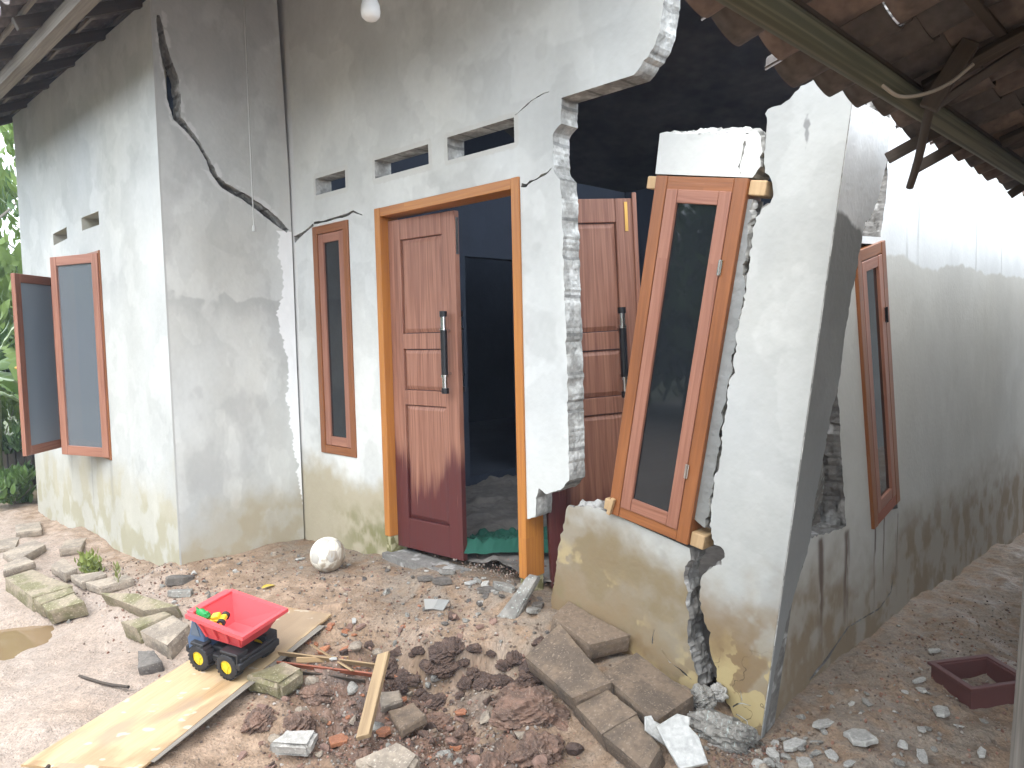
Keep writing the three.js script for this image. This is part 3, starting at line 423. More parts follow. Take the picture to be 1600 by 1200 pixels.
// double door: frame, nearly closed left leaf, right leaf thrown wide open
{
  const fr = merge(span(1.046, 1.104, 0.0, 2.152, -0.135, 0.012), span(2.287, 2.345, -0.02, 2.152, -0.135, 0.012), span(1.1045, 2.2865, 2.094, 2.151, -0.135, 0.010));
  part(house, 'door_frame', fr, M.ochre);
  for (const g of [span(1.05, 1.103, -0.17, -0.001, -0.13, 0.006, 0.006), span(2.29, 2.342, -0.22, -0.021, -0.13, 0.006, 0.006)]) part(house, 'door_stub', g, std({ map: colorTex(64, 64, 0.3, 0.3, (x, y) => mix3([0.36, 0.33, 0.20], [0.14, 0.13, 0.05], ss(0.4, 0.6, fbm(x * 30, y * 30, 4)))), roughness: 0.95 }));
  part(house, 'doorstep', slab({ outline: [[1.06, -0.21, 0], [1.86, -0.21, 1], [1.84, -0.135, 1], [1.70, -0.11, 0], [1.06, -0.105, 0]], thick: 0.16, O: vec(0, 0, 0.05) }), [M.core, M.core]);
  // leaf wood: reddish, soaked dark along a ragged line
  const leafTex = colorTex(512, 1024, 0.7, 2.2, (x, y) => {
    const wv = fbm(x * 6, y * 0.8, 3), g = fbm(x * 90 + wv * 8, y * 2.2, 4), f = fbm(x * 300, y * 9, 2);
    let c = mix3([0.37, 0.180, 0.118], [0.17, 0.065, 0.04], Math.min(1, Math.max(0, 1.15 * (g - 0.38) + 0.4 * (f - 0.4) + 0.34)));
    const e = y - 0.66 - 0.24 * (fbm(x * 26, y * 1.0, 3) - 0.5) - 0.34 * (fbm(x * 5, y * 1.6, 4) - 0.5) + 0.16 * ss(0.2, 0.06, Math.abs(x - 0.30));
    const wet = ss(0.10, -0.10, e) * ss(0.08, 0.5, 0.55 + 1.3 * (fbm(x * 110, y * 3, 3) - 0.5) - 1.2 * e);
    const streak = ss(0.028, 0.014, Math.abs(x - 0.165 + 0.03 * (fbm(y * 5, 3, 3) - 0.5))) * ss(0.25, 0.5, y) * 0.6;
    return mix3(c, [0.066 + 0.03 * g, 0.016, 0.016], Math.min(0.96, wet) * (1 - streak));
  });
  const leafMat = (w) => std({ map: leafTex, bumpMap: grainBump, bumpScale: 0.0012, roughness: 0.55 });
  const LM = leafMat();
  const W = 0.60, H = 2.14, t = 0.04, st = 0.112;
  const rails = [[0, 0.20], [0.95, 1.045], [1.31, 1.41], [H - 0.13, H]];
  const pl = (g) => { const P = g.attributes.position, T = g.attributes.uv; for (let i = 0; i < P.count; i++) T.setXY(i, P.getX(i), P.getY(i)); return g; };
  const body = pl(merge(span(0, st, 0, H, -t, 0), span(W - st, W, 0, H, -t, 0), ...rails.map(([a, b]) => span(st + 0.0004, W - st - 0.0004, a, b, -t + 0.001, -0.001))));
  const panels = rails.slice(0, 3).map((r, i) => {
    const y0 = r[1], y1 = rails[i + 1][0], x0 = st, x1 = W - st, sh = new THREE.Shape([[x0 + 0.03, y0 + 0.03], [x1 - 0.03, y0 + 0.03], [x1 - 0.03, y1 - 0.03], [x0 + 0.03, y1 - 0.03]].map((q) => new THREE.Vector2(...q)));
    const g = new THREE.ExtrudeGeometry(sh, { depth: 0.006, bevelEnabled: true, bevelThickness: 0.012, bevelSize: 0.026, bevelSegments: 1 }); g.translate(0, 0, -t / 2 - 0.004);
    return pl(merge(g));
  });
  const pull = () => { const c = (r, y0, y1) => new THREE.CylinderGeometry(r, r, y1 - y0, 14).translate(0, (y0 + y1) / 2, 0.05); const m = (y) => new THREE.CylinderGeometry(0.008, 0.010, 0.05, 10).rotateX(Math.PI / 2).translate(0, y, 0.025);
    return multi(merge(c(0.021, 0.115, 0.385), c(0.0235, 0, 0.034), c(0.0235, 0.466, 0.50)), merge(c(0.018, 0.034, 0.1), c(0.018, 0.4, 0.466), c(0.024, 0.1, 0.115), c(0.024, 0.385, 0.40), m(0.12), m(0.38))); };
  const leaf = (mirror) => {
    const sx = mirror ? -1 : 1, fl = (g) => { if (!mirror) return g.clone(); const q = (g.index ? g.toNonIndexed() : g.clone()).scale(-1, 1, 1), P = q.attributes.position, N = q.attributes.normal, T = q.attributes.uv; for (const A of [P, N, T]) for (let i = 0; i < A.count; i += 3) { const s = A.itemSize; for (let k = 0; k < s; k++) { const a = A.array[(i + 1) * s + k]; A.array[(i + 1) * s + k] = A.array[(i + 2) * s + k]; A.array[(i + 2) * s + k] = a; } } return q; };
    const m = part(house, 'door_leaf', fl(body), LM); for (const g of panels) part(m, 'panel', fl(g), LM);
    const h1 = part(m, 'handle', pull(), [M.black, M.chrome]); h1.position.set(sx * (W - 0.065), 1.04, 0.0);
    const h2 = part(m, 'handle', pull(), [M.black, M.chrome]); h2.position.set(sx * (W - (mirror ? 0.125 : 0.065)), 1.04, -t); h2.rotation.y = Math.PI;
    return m;
  };
  const a = leaf(false); a.position.set(1.106, -0.07, -0.05); a.rotation.y = rad(4.5);
  part(a, 'lock_strip', new THREE.BoxGeometry(0.003, 0.22, 0.022).translate(W + 0.001, H - 0.15, -t / 2), M.chrome);
  const b = leaf(true); b.position.set(2.362, -0.10, -0.16); b.rotation.set(0, rad(-120), 0); b.rotateZ(rad(-2.2));
  part(b, 'bolt', merge(new THREE.BoxGeometry(0.018, 0.16, 0.004), new THREE.CylinderGeometry(0.006, 0.006, 0.17, 8).translate(0, 0.01, 0.008), new THREE.BoxGeometry(0.012, 0.02, 0.022).translate(0, -0.05, 0.01)).translate(-W + 0.05, H - 0.10, -t - 0.002), M.brass);
  part(b, 'edge_bead', span(-W - 0.012, -W + 0.014, 0, H + 0.03, -t - 0.014, -t - 0.001), M.red);
}
// brown seepage, peeled yellow patches and hair cracks low on the broken pieces
function seep(c, x, y, lean, seed) {
  const n = fbm(x * 4.2 + seed, y * 4.0, 5), d1 = damp(x, lean, 0.12, seed, 0.14), d0 = damp(x, lean, -0.10, seed + 3, 0.10);
  c = mix3(c, [0.185, 0.118, 0.055], 0.75 * d1 * ss(0.46, 0.56, n + 0.05 * (fbm(x * 22, y * 22, 3) - 0.5)));
  c = mix3(c, [0.40, 0.315, 0.155], 0.85 * d0 * ss(0.50, 0.525, fbm(x * 5.5 + 7 + seed, y * 6, 5)));
  const r = Math.abs(fbm(x * 9 + seed, y * 9 + 3, 4) - 0.5);
  return mix3(c, [0.07, 0.05, 0.03], 0.8 * d0 * ss(0.012, 0.004, r) * ss(0.4, 0.55, fbm(x * 6, y * 6 + seed, 2)));
}
// ------------------------------------------------------------------ the broken corner: pieces that have parted from the house
const lowTex = colorTex(900, 900, 1.7, 3.0, (x, y) => {
  let c = plaster(x, y, 53, 0.41);
  const lean = y + 0.28 * (x - 2.9);
  const d = damp(x, lean, 0.36, 9, 0.16), m = mottle(x, y, 12), d2 = damp(x, lean, 0.10, 6, 0.16);
  c = mix3(c, [0.205, 0.158, 0.092], d * (0.8 + 0.2 * m)); c = mix3(c, TAN2, d2 * 0.7 * (1 - 0.75 * m));
  const peel = ss(0.54, 0.60, fbm(x * 5 + 3, y * 5.5, 5)) * damp(x, lean, 0.10, 14, 0.1);
  c = mix3(c, [0.40, 0.315, 0.165], peel * 0.75);
  c = seep(c, x, y, lean, 4);
  c = mix3(c, MOSS, 0.4 * damp(x, lean, -0.20, 2, 0.08) * m);
  return c;
}, 2.45, -0.6);
const lowMat = std({ map: lowTex, bumpMap: plasterBump, bumpScale: 0.007, roughness: 0.93 });
{
  const base = thing('wall_fragment', 'low damp-stained wall piece under the leaning window, parted from the pillar by a dark gap', 'wall fragment', [2.95, -0.25, 0], 'broken pieces of the front wall');
  const outline = [[2.49,-.25,1],[2.535,-.012,1],[2.565,.149,1],[2.628,.398,1],[2.651,.438,1],[2.714,.444,1],[2.797,.453,1],[2.877,.442,1],[2.916,.439,0],[3.354,.345,0],[3.36,.311,1],[3.33,.255,1],[3.326,.195,1],[3.346,.14,1],[3.332,.092,1],[3.351,.037,1],[3.341,-.085,1],[3.363,-.168,1],[3.395,-.233,1],[3.388,-.31,1],[3.45,-.36,0],[3.44,-.7,0],[2.5,-.6,0]];
  const holes = [crack([[3.20, -.165], [3.245, -.215], [3.30, -.232], [3.36, -.262]], [.002, .004, .005, .004]), crack([[3.150, -.155], [3.155, -.115], [3.165, -.08]], [.003, .003, .0015])];
  partW(base, 'masonry', slab({ outline, holes, O: vec(0, 0, 0.006), amp: 0.013, bulge: 0.022 }), [lowMat, M.core]);
}
{
  const base = thing('leaning_pillar', 'tall cracked grey corner pillar leaning outwards to the right', 'pillar', [3.66, -0.42, 0]);
  const front = [[3.659,-.66,0],[3.60,-.66,0],[3.574,-.384,1],[3.552,-.319,1],[3.51,-.27,1],[3.488,-.219,1],[3.479,-.154,1],[3.457,-.096,1],[3.461,-.014,1],[3.426,.059,1],[3.404,.121,1],[3.408,.163,1],[3.424,.239,1],[3.453,.268,1],[3.515,.301,1],[3.53,.338,1],[3.524,.371,1],[3.478,.385,1],[3.466,.44,1],[3.463,.554,1],[3.479,.627,1],[3.507,.757,1],[3.541,.981,1],[3.574,1.2,1],[3.604,1.361,1],[3.633,1.545,1],[3.661,1.699,1],[3.672,1.775,1],[3.699,1.805,1],[3.735,1.823,1],[3.748,1.867,1],[3.737,1.919,1],[3.713,1.969,1],[3.718,2.086,1],[3.724,2.193,1],[3.779,2.198,1],[3.825,2.224,1],[3.858,2.253,1],[3.925,2.277,0],[4.052,2.171,0],[3.870,0.866,0]];
  const tx = colorTex(800, 1400, 0.9, 3.1, (x, y) => {
    const u = x - 0.14 * (y + 0.4);
    let c = plaster(u, y, 61, 0.41);
    const d = damp(x, y, 0.16, 3, 0.18), m = mottle(x, y, 15), d2 = damp(x, y, -0.06, 6, 0.16);
    c = mix3(c, [0.235, 0.180, 0.100], d * (0.72 + 0.25 * m)); c = mix3(c, TAN2, d2 * 0.7 * (1 - 0.8 * m));
    const peel = ss(0.52, 0.56, fbm(x * 6 + 3, y * 5.5, 5)) * damp(x, y, -0.10, 14, 0.1);
    c = mix3(c, [0.42, 0.33, 0.165], peel * 0.8);
    c = seep(c, x, y, y - 0.06, 11);
    const sc = ss(0.055, 0.03, Math.hypot(x - 3.88, (y - 2.08) * 0.6) + 0.02 * vn(x * 80, y * 80)) ; c = mix3(c, [0.15, 0.15, 0.15], sc * 0.75 * ss(0.019, 0.010, Math.abs(x - 3.882) + 0.012 * vn(y * 60, 2)));
    return c;
  }, 3.35, -0.7);
  const mt = std({ map: tx, bumpMap: plasterBump, bumpScale: 0.007, roughness: 0.93 });
  const W = 0.003, holes = [crack([[3.566, -.318], [3.585, -.300], [3.611, -.287], [3.652, -.284]], [.006, .006, .005, .002]), crack([[3.610, -.276], [3.606, -.255], [3.602, -.232]], [.004, .003, .0015]), crack([[3.582, -.345], [3.608, -.350], [3.632, -.358], [3.637, -.384], [3.632, -.41]], [.005, .007, .006, .005, .004])];
  partW(base, 'front_face', slab({ outline: front, holes, O: vec(0, 0, 0.01), amp: 0.013, bulge: 0.022 }), [mt, M.core]);
  // the return of the corner, leaning over the alley
  const k = 0.1386, n = Math.hypot(1, k), BW = { U: vec(0, 0, -1), V: vec(k / n, 1 / n, 0), N: vec(1 / n, -k / n, 0) };
  const back = [[.402,2.593,1],[.429,2.436,1],[.395,2.277,1],[.342,2.194,1],[.288,2.169,1],[.286,2.072,1],[.254,1.892,1],[.265,1.495,1],[.232,1.399,1],[.214,1.173,1],[.197,1.016,1],[.207,.834,1],[.175,.735,1],[.136,.641,1],[.09,.54,1],[.05,.36,1],[.03,.17,1],[.02,.0,0]];
  const sx = colorTex(256, 1024, 0.6, 3.2, (x, y) => {
    const c = plaster(x, y, 71, 0.30), dry = [0.74, 0.75, 0.74].map((v) => v * (0.85 + 0.3 * fbm(x * 7, y * 6, 4)));  // grey plaster below a ragged slanting line, paler tone above
    return mix3(mix3(c, [0.2, 0.2, 0.195], 0.5), dry, ss(-0.01, 0.012, y - 2.13 - 0.22 * (x - 0.25) * -1 - 0.06 * (fbm(x * 12, y * 4, 4) - 0.5)));
  }, -0.05, -0.3);
  const outline = [[-0.0075, -0.22, 0], [0.018, -0.22, 0], ...back.slice().reverse().map((q, i, a) => [q[0], q[1], a[i + 1] ? a[i + 1][2] : 0]), [-0.0075, 2.593, 0]];
  partW(base, 'side_face', slab({ outline, thick: 0.12, O: vec(3.698, -0.406, 0), B: BW, amp: 0.011, bulge: 0.018 }), [std({ map: sx, bumpMap: plasterBump, bumpScale: 0.012, roughness: 0.93 }), M.bare]);
  // strip of window jamb still stuck to its torn edge
  const j = (a, y) => vec(3.698, -0.406, 0).addScaledVector(BW.U, a).addScaledVector(BW.V, y).addScaledVector(BW.N, -0.05).toArray();
  partW(base, 'window_jamb', stick(j(0.150, 0.62), j(0.30, 2.14), 0.05, 0.09), M.redOld);
  partW(base, 'steel_bar', tube([[3.62, 1.12, -0.05], [3.56, 1.125, -0.04], [3.53, 1.13, -0.03]], 0.003, 8, 5), M.chrome);
  partW(base, 'steel_bar', tube([[3.50, 0.69, -0.05], [3.45, 0.70, -0.03], [3.415, 0.705, -0.02]], 0.003, 8, 5), M.chrome);
}
// the narrow window that leans with the wall, its lintel block still on top
{
  const rot = rad(-10.6), base = thing('leaning_window', 'narrow timber window with dark glass leaning to the right out of the broken wall', 'window', [3.135, 0.402, 0.014]);
  base.rotation.z = rot;
  const w = 0.448, h = 1.60, f = frameGeo(w, h, 0.062, 0.13);
  part(base, 'jamb', f.left, M.frame); part(base, 'jamb', f.right, M.frame);
  part(base, 'head', span(-w / 2 + 0.0625, w / 2 - 0.0625, h - 0.062, h - 0.001, -0.13, 0.010), M.frame);
  part(base, 'sill', span(-w / 2 + 0.0625, w / 2 - 0.0625, 0.001, 0.055, -0.13, 0.010), M.frame);
  part(base, 'horn', span(-w / 2 - 0.055, -w / 2 - 0.001, h - 0.058, h - 0.002, -0.12, -0.002, 0.006), M.pale); part(base, 'horn', span(w / 2 + 0.001, w / 2 + 0.075, h - 0.066, h - 0.004, -0.12, -0.002, 0.006), M.pale);
  part(base, 'horn', span(w / 2 + 0.001, w / 2 + 0.07, 0.0, 0.066, -0.12, -0.002, 0.006), M.pale); part(base, 'horn', span(-w / 2 - 0.04, -w / 2 - 0.001, 0.004, 0.06, -0.12, -0.002, 0.006), M.pale);
  part(base, 'nailed_block', stick([-w / 2 + 0.012, -0.002, 0.022], [-w / 2 + 0.03, 0.085, 0.026], 0.022, 0.02), M.pale);
  const s = part(base, 'sash', sashGeo(0.318, 1.492, 0.058).translate(0, 0, 0), M.red); s.position.set(0.002, 0.052, 0.016);
  part(s, 'pane', paneGeo(0.318, 1.492, 0.058), M.glass);
  for (const y of [1.18, 0.28]) part(s, 'hinge', hinge().scale(.6, .8, .7).translate(0.162, y, 0.002), M.chrome);
  // mortar and block ends still clinging to the right jamb
  part(base, 'mortar', slab({ outline: [[w / 2 + 0.001, 0.12, 0], [w / 2 + 0.055, 0.10, 1], [w / 2 + 0.06, 0.4, 1], [w / 2 + 0.05, 0.75, 1], [w / 2 + 0.055, 1.1, 1], [w / 2 + 0.03, 1.3, 1], [w / 2 + 0.02, 1.52, 0], [w / 2 + 0.001, 1.52, 0]], thick: 0.10, O: vec(0, 0, -0.012), amp: 0.014, bulge: 0.02 }), [std({ map: colorTex(128, 512, 0.1, 1.6, (x, y) => plaster(x, y, 81, 0.20)), bumpMap: roughBump, bumpScale: 0.006 }), M.bare]);
}
{
  const base = thing('lintel_block', 'pale plastered masonry block sitting on top of the leaning window', 'masonry block', [3.44, 1.96, 0]);
  const o = [[3.196, 2.026, 0], [3.66, 1.936, 1], [3.694, 1.975, 1], [3.703, 2.03, 1], [3.697, 2.092, 1], [3.667, 2.110, 1], [3.60, 2.128, 1], [3.524, 2.135, 1], [3.46, 2.158, 1], [3.404, 2.160, 1], [3.309, 2.180, 1], [3.222, 2.199, 0]];
  const cap = [[3.224, 2.198, 1], [3.30, 2.180, 1], [3.40, 2.160, 1], [3.52, 2.136, 1], [3.66, 2.110, 1], [3.690, 2.098, 1], [3.67, 2.122, 1], [3.60, 2.142, 1], [3.53, 2.148, 1], [3.45, 2.172, 1], [3.36, 2.180, 1], [3.28, 2.192, 1]];
  const holes = [crack([[3.628, 2.09], [3.618, 2.04], [3.60, 1.99], [3.61, 1.96]], [.004, .010, .008, .004])];
  partW(base, 'masonry', slab({ outline: o, holes, O: vec(0, 0, 0.012), amp: 0.01 }), [M.plasterC, M.bare]);
  partW(base, 'mortar', slab({ outline: cap, thick: 0.11, O: vec(0, 0, 0.004), amp: 0.012, bulge: 0.02 }), [std({ color: new THREE.Color(0.6, 0.6, 0.58), bumpMap: roughBump, bumpScale: 0.006 }), M.bare]);
}
// side window, wrenched askew in the alley wall
{
  const base = thing('side_window', 'narrow timber window wrenched askew in the alley side wall', 'window', [3.69, 0.262, -1.515]);
  base.quaternion.setFromEuler(new THREE.Euler(0, Math.PI / 2, 0)).multiply(new THREE.Quaternion().setFromAxisAngle(vec(0, 0, 1), rad(11.6)));
  const w = 0.43, h = 1.51, f = frameGeo(w, h, 0.062, 0.11);
  part(base, 'jamb', f.left.translate(0, 0, 0.006), M.frame); part(base, 'jamb', f.right.translate(0, 0, 0.006), M.frame);
  part(base, 'head', span(-w / 2 + 0.0625, w / 2 - 0.0625, h - 0.062, h - 0.001, -0.11, 0.016), M.frame); part(base, 'sill', span(-w / 2 + 0.0625, w / 2 - 0.0625, 0.001, 0.062, -0.11, 0.016), M.redOld);
  const s = part(base, 'sash', sashGeo(0.30, 1.38, 0.058), M.red); s.position.set(0, 0.064, 0.018); part(s, 'pane', paneGeo(0.30, 1.38, 0.058), M.glass);
  part(s, 'hinge', hinge().translate(0.15, 1.05, 0.003), M.black);
}
// ------------------------------------------------------------------ the neighbour's roof over the alley
const NE = { x: 4.20, y: 2.05, a: rad(19) };
const neighbour = thing('neighbour_house', 'old low house across the alley with clay tile eaves on bamboo poles', 'house', [4.75, -0.4, 0.5]);
{
  const P0 = neighbour.position, up = (s, dy = 0) => [NE.x + s * Math.cos(NE.a) - dy * Math.sin(NE.a), NE.y + s * Math.sin(NE.a) + dy * Math.cos(NE.a)];
  const one = tileGeo(0.21, 0.31), r = rng(77), q0 = new THREE.Quaternion().setFromUnitVectors(vec(0, 0, -1), vec(Math.cos(NE.a), Math.sin(NE.a), 0));
  const X = vec(0, 0, 1), Z = vec(-Math.cos(NE.a), -Math.sin(NE.a), 0), Y = vec().crossVectors(Z, X), mtx = new THREE.Matrix4().makeBasis(X, Y, Z), qb = new THREE.Quaternion().setFromRotationMatrix(mtx), rest = [];
  for (let i = -30; i < 23; i++) for (let j = 0; j < 9; j++) {
    const z = 0.1 + i * 0.205, s = j * 0.25 - 0.02 * r() - (j === 0 ? 0.07 * r() : 0), [x, y] = up(s, 0.03), q = qb.clone().multiply(new THREE.Quaternion().setFromEuler(new THREE.Euler((r() - 0.5) * 0.03, (r() - 0.5) * 0.05, (r() - 0.5) * 0.03)));
    if (j < 4 && z > -4.2 && z < 1.75) { const m = part(neighbour, 'roof_tile', one, CLAY[Math.floor(r() * 4)]); m.position.set(x, y, z).sub(P0); m.quaternion.copy(q); }
    else { const g = one.clone(); g.applyQuaternion(q); g.translate(x - P0.x, y - P0.y, z - P0.z); rest.push(g); }
  }
  tag(part(neighbour, 'roof_tiles', mergeGeometries(rest), CLAY[3]), null, null, null, 'stuff');
  const bamboo = std({ map: (() => { const t = colorTex(256, 512, 0.5, 1.5, (x, y) => mix3([0.13, 0.12, 0.075], [0.06, 0.06, 0.035], ss(0.35, 0.65, fbm(x * 20, y * 6, 5)))); t.wrapS = t.wrapT = THREE.MirroredRepeatWrapping; t.repeat.set(2, 1); return t; })(), roughness: 0.75 });
  M.bamboo = bamboo;
  const [ex, ey] = up(0.10, -0.055); partW(neighbour, 'bamboo_purlin', pole([ex, ey, 4.8], [ex, ey + 0.015, -6.2], 0.040, 0.036, 12, 0.012, 16), bamboo);
  const [fx, fy] = up(0.62, -0.075); partW(neighbour, 'bamboo_purlin', pole([fx, fy, 4.8], [fx, fy, -6.2], 0.045, 0.04, 12, -0.014, 16), bamboo);
  for (const s of [1.3, 2.0]) { const [gx, gy] = up(s, -0.08); partW(neighbour, 'bamboo_purlin', pole([gx, gy, 4.8], [gx, gy, -6.2], 0.045, 0.04, 10, 0.01, 16), bamboo); }
  for (let j = 0; j < 8; j++) { const [bx, by] = up(0.13 + j * 0.262, -0.002); partW(neighbour, 'batten', stick([bx, by, 4.7], [bx, by + 0.006 * Math.sin(j * 5), -6], 0.03, 0.014), M.dark); }
  for (let i = 0; i < 11; i++) { const z = 4.45 - i * 1.05, a = up(0.16, -0.03), b = up(2.3, -0.03); partW(neighbour, 'rafter', pole([a[0], a[1], z], [b[0], b[1], z + 0.05], 0.026, 0.03, 8, 0.006, 5), M.dark); }
  // forked strut and loose stick hanging below the tiles
  partW(neighbour, 'strut', stick([4.50, 2.165, 0.30], [4.395, 1.985, 0.335], 0.055, 0.03, 0.4), M.dark); partW(neighbour, 'strut', stick([4.60, 2.14, 0.18], [4.402, 1.99, 0.315], 0.028, 0.022, 0.3), M.dark);
  partW(neighbour, 'strut', pole([4.40, 2.03, 0.30], [4.282, 1.79, 0.12], 0.015, 0.012, 8, 0.004), M.dark);
  for (const [z, l, dz] of [[-0.30, 0.13, 0.05], [-0.60, 0.12, 0.04], [-1.9, 0.03, 0.02]]) { const a = up(0.06, -0.01), b = up(-l, -0.035); partW(neighbour, 'batten_end', stick([a[0], a[1], z], [b[0], b[1], z + dz], 0.045, 0.016, 0.2), M.dark); }
  partW(neighbour, 'post', stick([4.712, -0.5, 0.575], [4.825, 2.28, 0.555], 0.09, 0.09, 0, 0.012), wood(woodTex([0.20, 0.18, 0.155], [0.05, 0.043, 0.036], 51, 1.6), 0.9));  // whitish weathered wood, darkened in its colour for the shade under the roof
  const nw = std({ map: colorTex(256, 256, 3, 3, (x, y) => plaster(x, y, 91, 0.24)) });
  partW(neighbour, 'wall', new THREE.BoxGeometry(0.12, 3.4, 15).translate(6.4, 1.1, -6.7), nw);  // unseen wall, added to keep the alley dark and dull the window reflection
}
solo('cable_loop', tube([[4.330, 2.035, 0.62], [4.352, 2.005, 0.58], [4.375, 1.985, 0.54], [4.42, 1.995, 0.47], [4.47, 2.03, 0.40], [4.52, 2.08, 0.36]], 0.0055, 30, 7), std({ color: new THREE.Color(0.27, 0.23, 0.18), roughness: 0.7 }), 'beige loop of cable hanging below the clay tiles', 'cable');

// ------------------------------------------------------------------ hanging things in the porch
solo('pull_cord', merge(tube([[0.378, 3.80, 0.5], [0.376, 3.0, 0.502], [0.372, 2.5, 0.5], [0.372, 2.075, 0.5]], 0.0045, 30, 6), new THREE.CylinderGeometry(0.011, 0.015, 0.04, 10).translate(0.372, 2.06, 0.5)), std({ color: new THREE.Color(0.42, 0.42, 0.40) }), 'thin white cord hanging down in front of the cracked corner', 'cord');
{
  const b = thing('light_bulb', 'white unlit bulb hanging from the porch roof above the door', 'bulb', [1.90, 2.92, 0.6]);
  part(b, 'glass', new THREE.LatheGeometry([[0.0005, 0], [0.03, 0.003], [0.046, 0.02], [0.05, 0.045], [0.046, 0.075], [0.035, 0.105], [0.027, 0.13], [0.026, 0.15]].map((q) => new THREE.Vector2(...q)), 24), std({ color: new THREE.Color(0.82, 0.82, 0.8), roughness: 0.3 }));
  part(b, 'socket', new THREE.CylinderGeometry(0.02, 0.027, 0.06, 16).translate(0, 0.18, 0), std({ color: new THREE.Color(0.7, 0.7, 0.68), roughness: 0.5 }));
  part(b, 'wire', tube([[0, 0.2, 0], [0.003, 0.5, 0], [0, 0.8, 0]], 0.004, 10, 6), M.black);
}
// ------------------------------------------------------------------ blocks, rubble and boards
const R0 = rng(2024);
function hexa(top, thick, seed, chip = 0.008) {   // a cement block from the four corners of its top; edges worn and nicked
  const r = rng(seed), c = top.map((p) => vec(...p)), n = vec().crossVectors(c[1].clone().sub(c[0]), c[3].clone().sub(c[0])).normalize(); if (n.y < 0) n.negate();
  const N = 12, K = 4, cen = c.reduce((s, p) => s.add(p), vec()).multiplyScalar(0.25);
  const P = [], T = [], I = [], idx = new Map();
  const pos = (u, v, w) => { const p = c[0].clone().multiplyScalar((1 - u) * (1 - v)).addScaledVector(c[1], u * (1 - v)).addScaledVector(c[2], u * v).addScaledVector(c[3], (1 - u) * v); p.addScaledVector(n, -w * thick);
    const eu = Math.min(u, 1 - u), ev = Math.min(v, 1 - v), ew = Math.min(w, 1 - w), on = [eu, ev, ew].filter((e) => e < 1e-6).length, k = on >= 2 ? chip * (0.35 + 1.3 * fbm(p.x * 30 + seed, (p.z + p.y) * 30, 3)) : chip * 0.35 * fbm(p.x * 40, (p.z - p.y) * 40 + seed, 3);
    const m = cen.clone().addScaledVector(n, -thick / 2); return p.addScaledVector(m.sub(p).normalize(), k); };
  const v = (a, b, d) => { const k = a + ',' + b + ',' + d; if (!idx.has(k)) { idx.set(k, P.length / 3); P.push(...pos(a / N, b / N, d / K).toArray()); } return idx.get(k); };
  const face = (f, A, B2) => { for (let i = 0; i < A; i++) for (let j = 0; j < B2; j++) I.push(f(i, j), f(i + 1, j), f(i + 1, j + 1), f(i, j), f(i + 1, j + 1), f(i, j + 1)); };
  face((i, j) => v(i, j, 0), N, N); face((i, j) => v(i, j, K), N, N); for (const e of [0, N]) { face((i, j) => v(i, e, j), N, K); face((i, j) => v(e, i, j), N, K); }
  const g = new THREE.BufferGeometry(); g.setAttribute('position', new THREE.Float32BufferAttribute(P, 3)); g.setIndex(I);
  // wind every face outwards
  const mid = cen.clone().addScaledVector(n, -thick / 2), a = vec(), b = vec(), d = vec();
  for (let i = 0; i < I.length; i += 3) { a.fromArray(P, I[i] * 3); b.fromArray(P, I[i + 1] * 3); d.fromArray(P, I[i + 2] * 3); const nn = b.clone().sub(a).cross(d.clone().sub(a)); if (nn.dot(a.clone().sub(mid)) < 0) { const t = I[i + 1]; I[i + 1] = I[i + 2]; I[i + 2] = t; } }
  g.setIndex(I); const q = g.toNonIndexed(); q.computeVertexNormals();
  const PP = q.attributes.position, NN = q.attributes.normal; for (let i = 0; i < PP.count; i++) { const nx = Math.abs(NN.getX(i)), ny = Math.abs(NN.getY(i)), nz = Math.abs(NN.getZ(i)); T.push(...(ny > nx && ny > nz ? [PP.getX(i), PP.getZ(i)] : nx > nz ? [PP.getZ(i), PP.getY(i)] : [PP.getX(i), PP.getY(i)])); }
  q.setAttribute('uv', new THREE.Float32BufferAttribute(T, 2)); q.userData.center = cen; return q;
}
const stoneTex = (a, b, sp, s) => { const t = colorTex(512, 512, 0.7, 0.7, (x, y) => { const n = fbm(x * 9 + s, y * 9, 4), m = fbm(x * 70, y * 70 + s, 3), p = ss(0.80, 0.88, vn(x * 170 + s, y * 170)); return mix3(mix3(a, b, ss(0.35, 0.65, n)), sp, p * 0.7).map((v) => v * (0.72 + 0.56 * m)); }); t.wrapS = t.wrapT = THREE.MirroredRepeatWrapping; return t; };
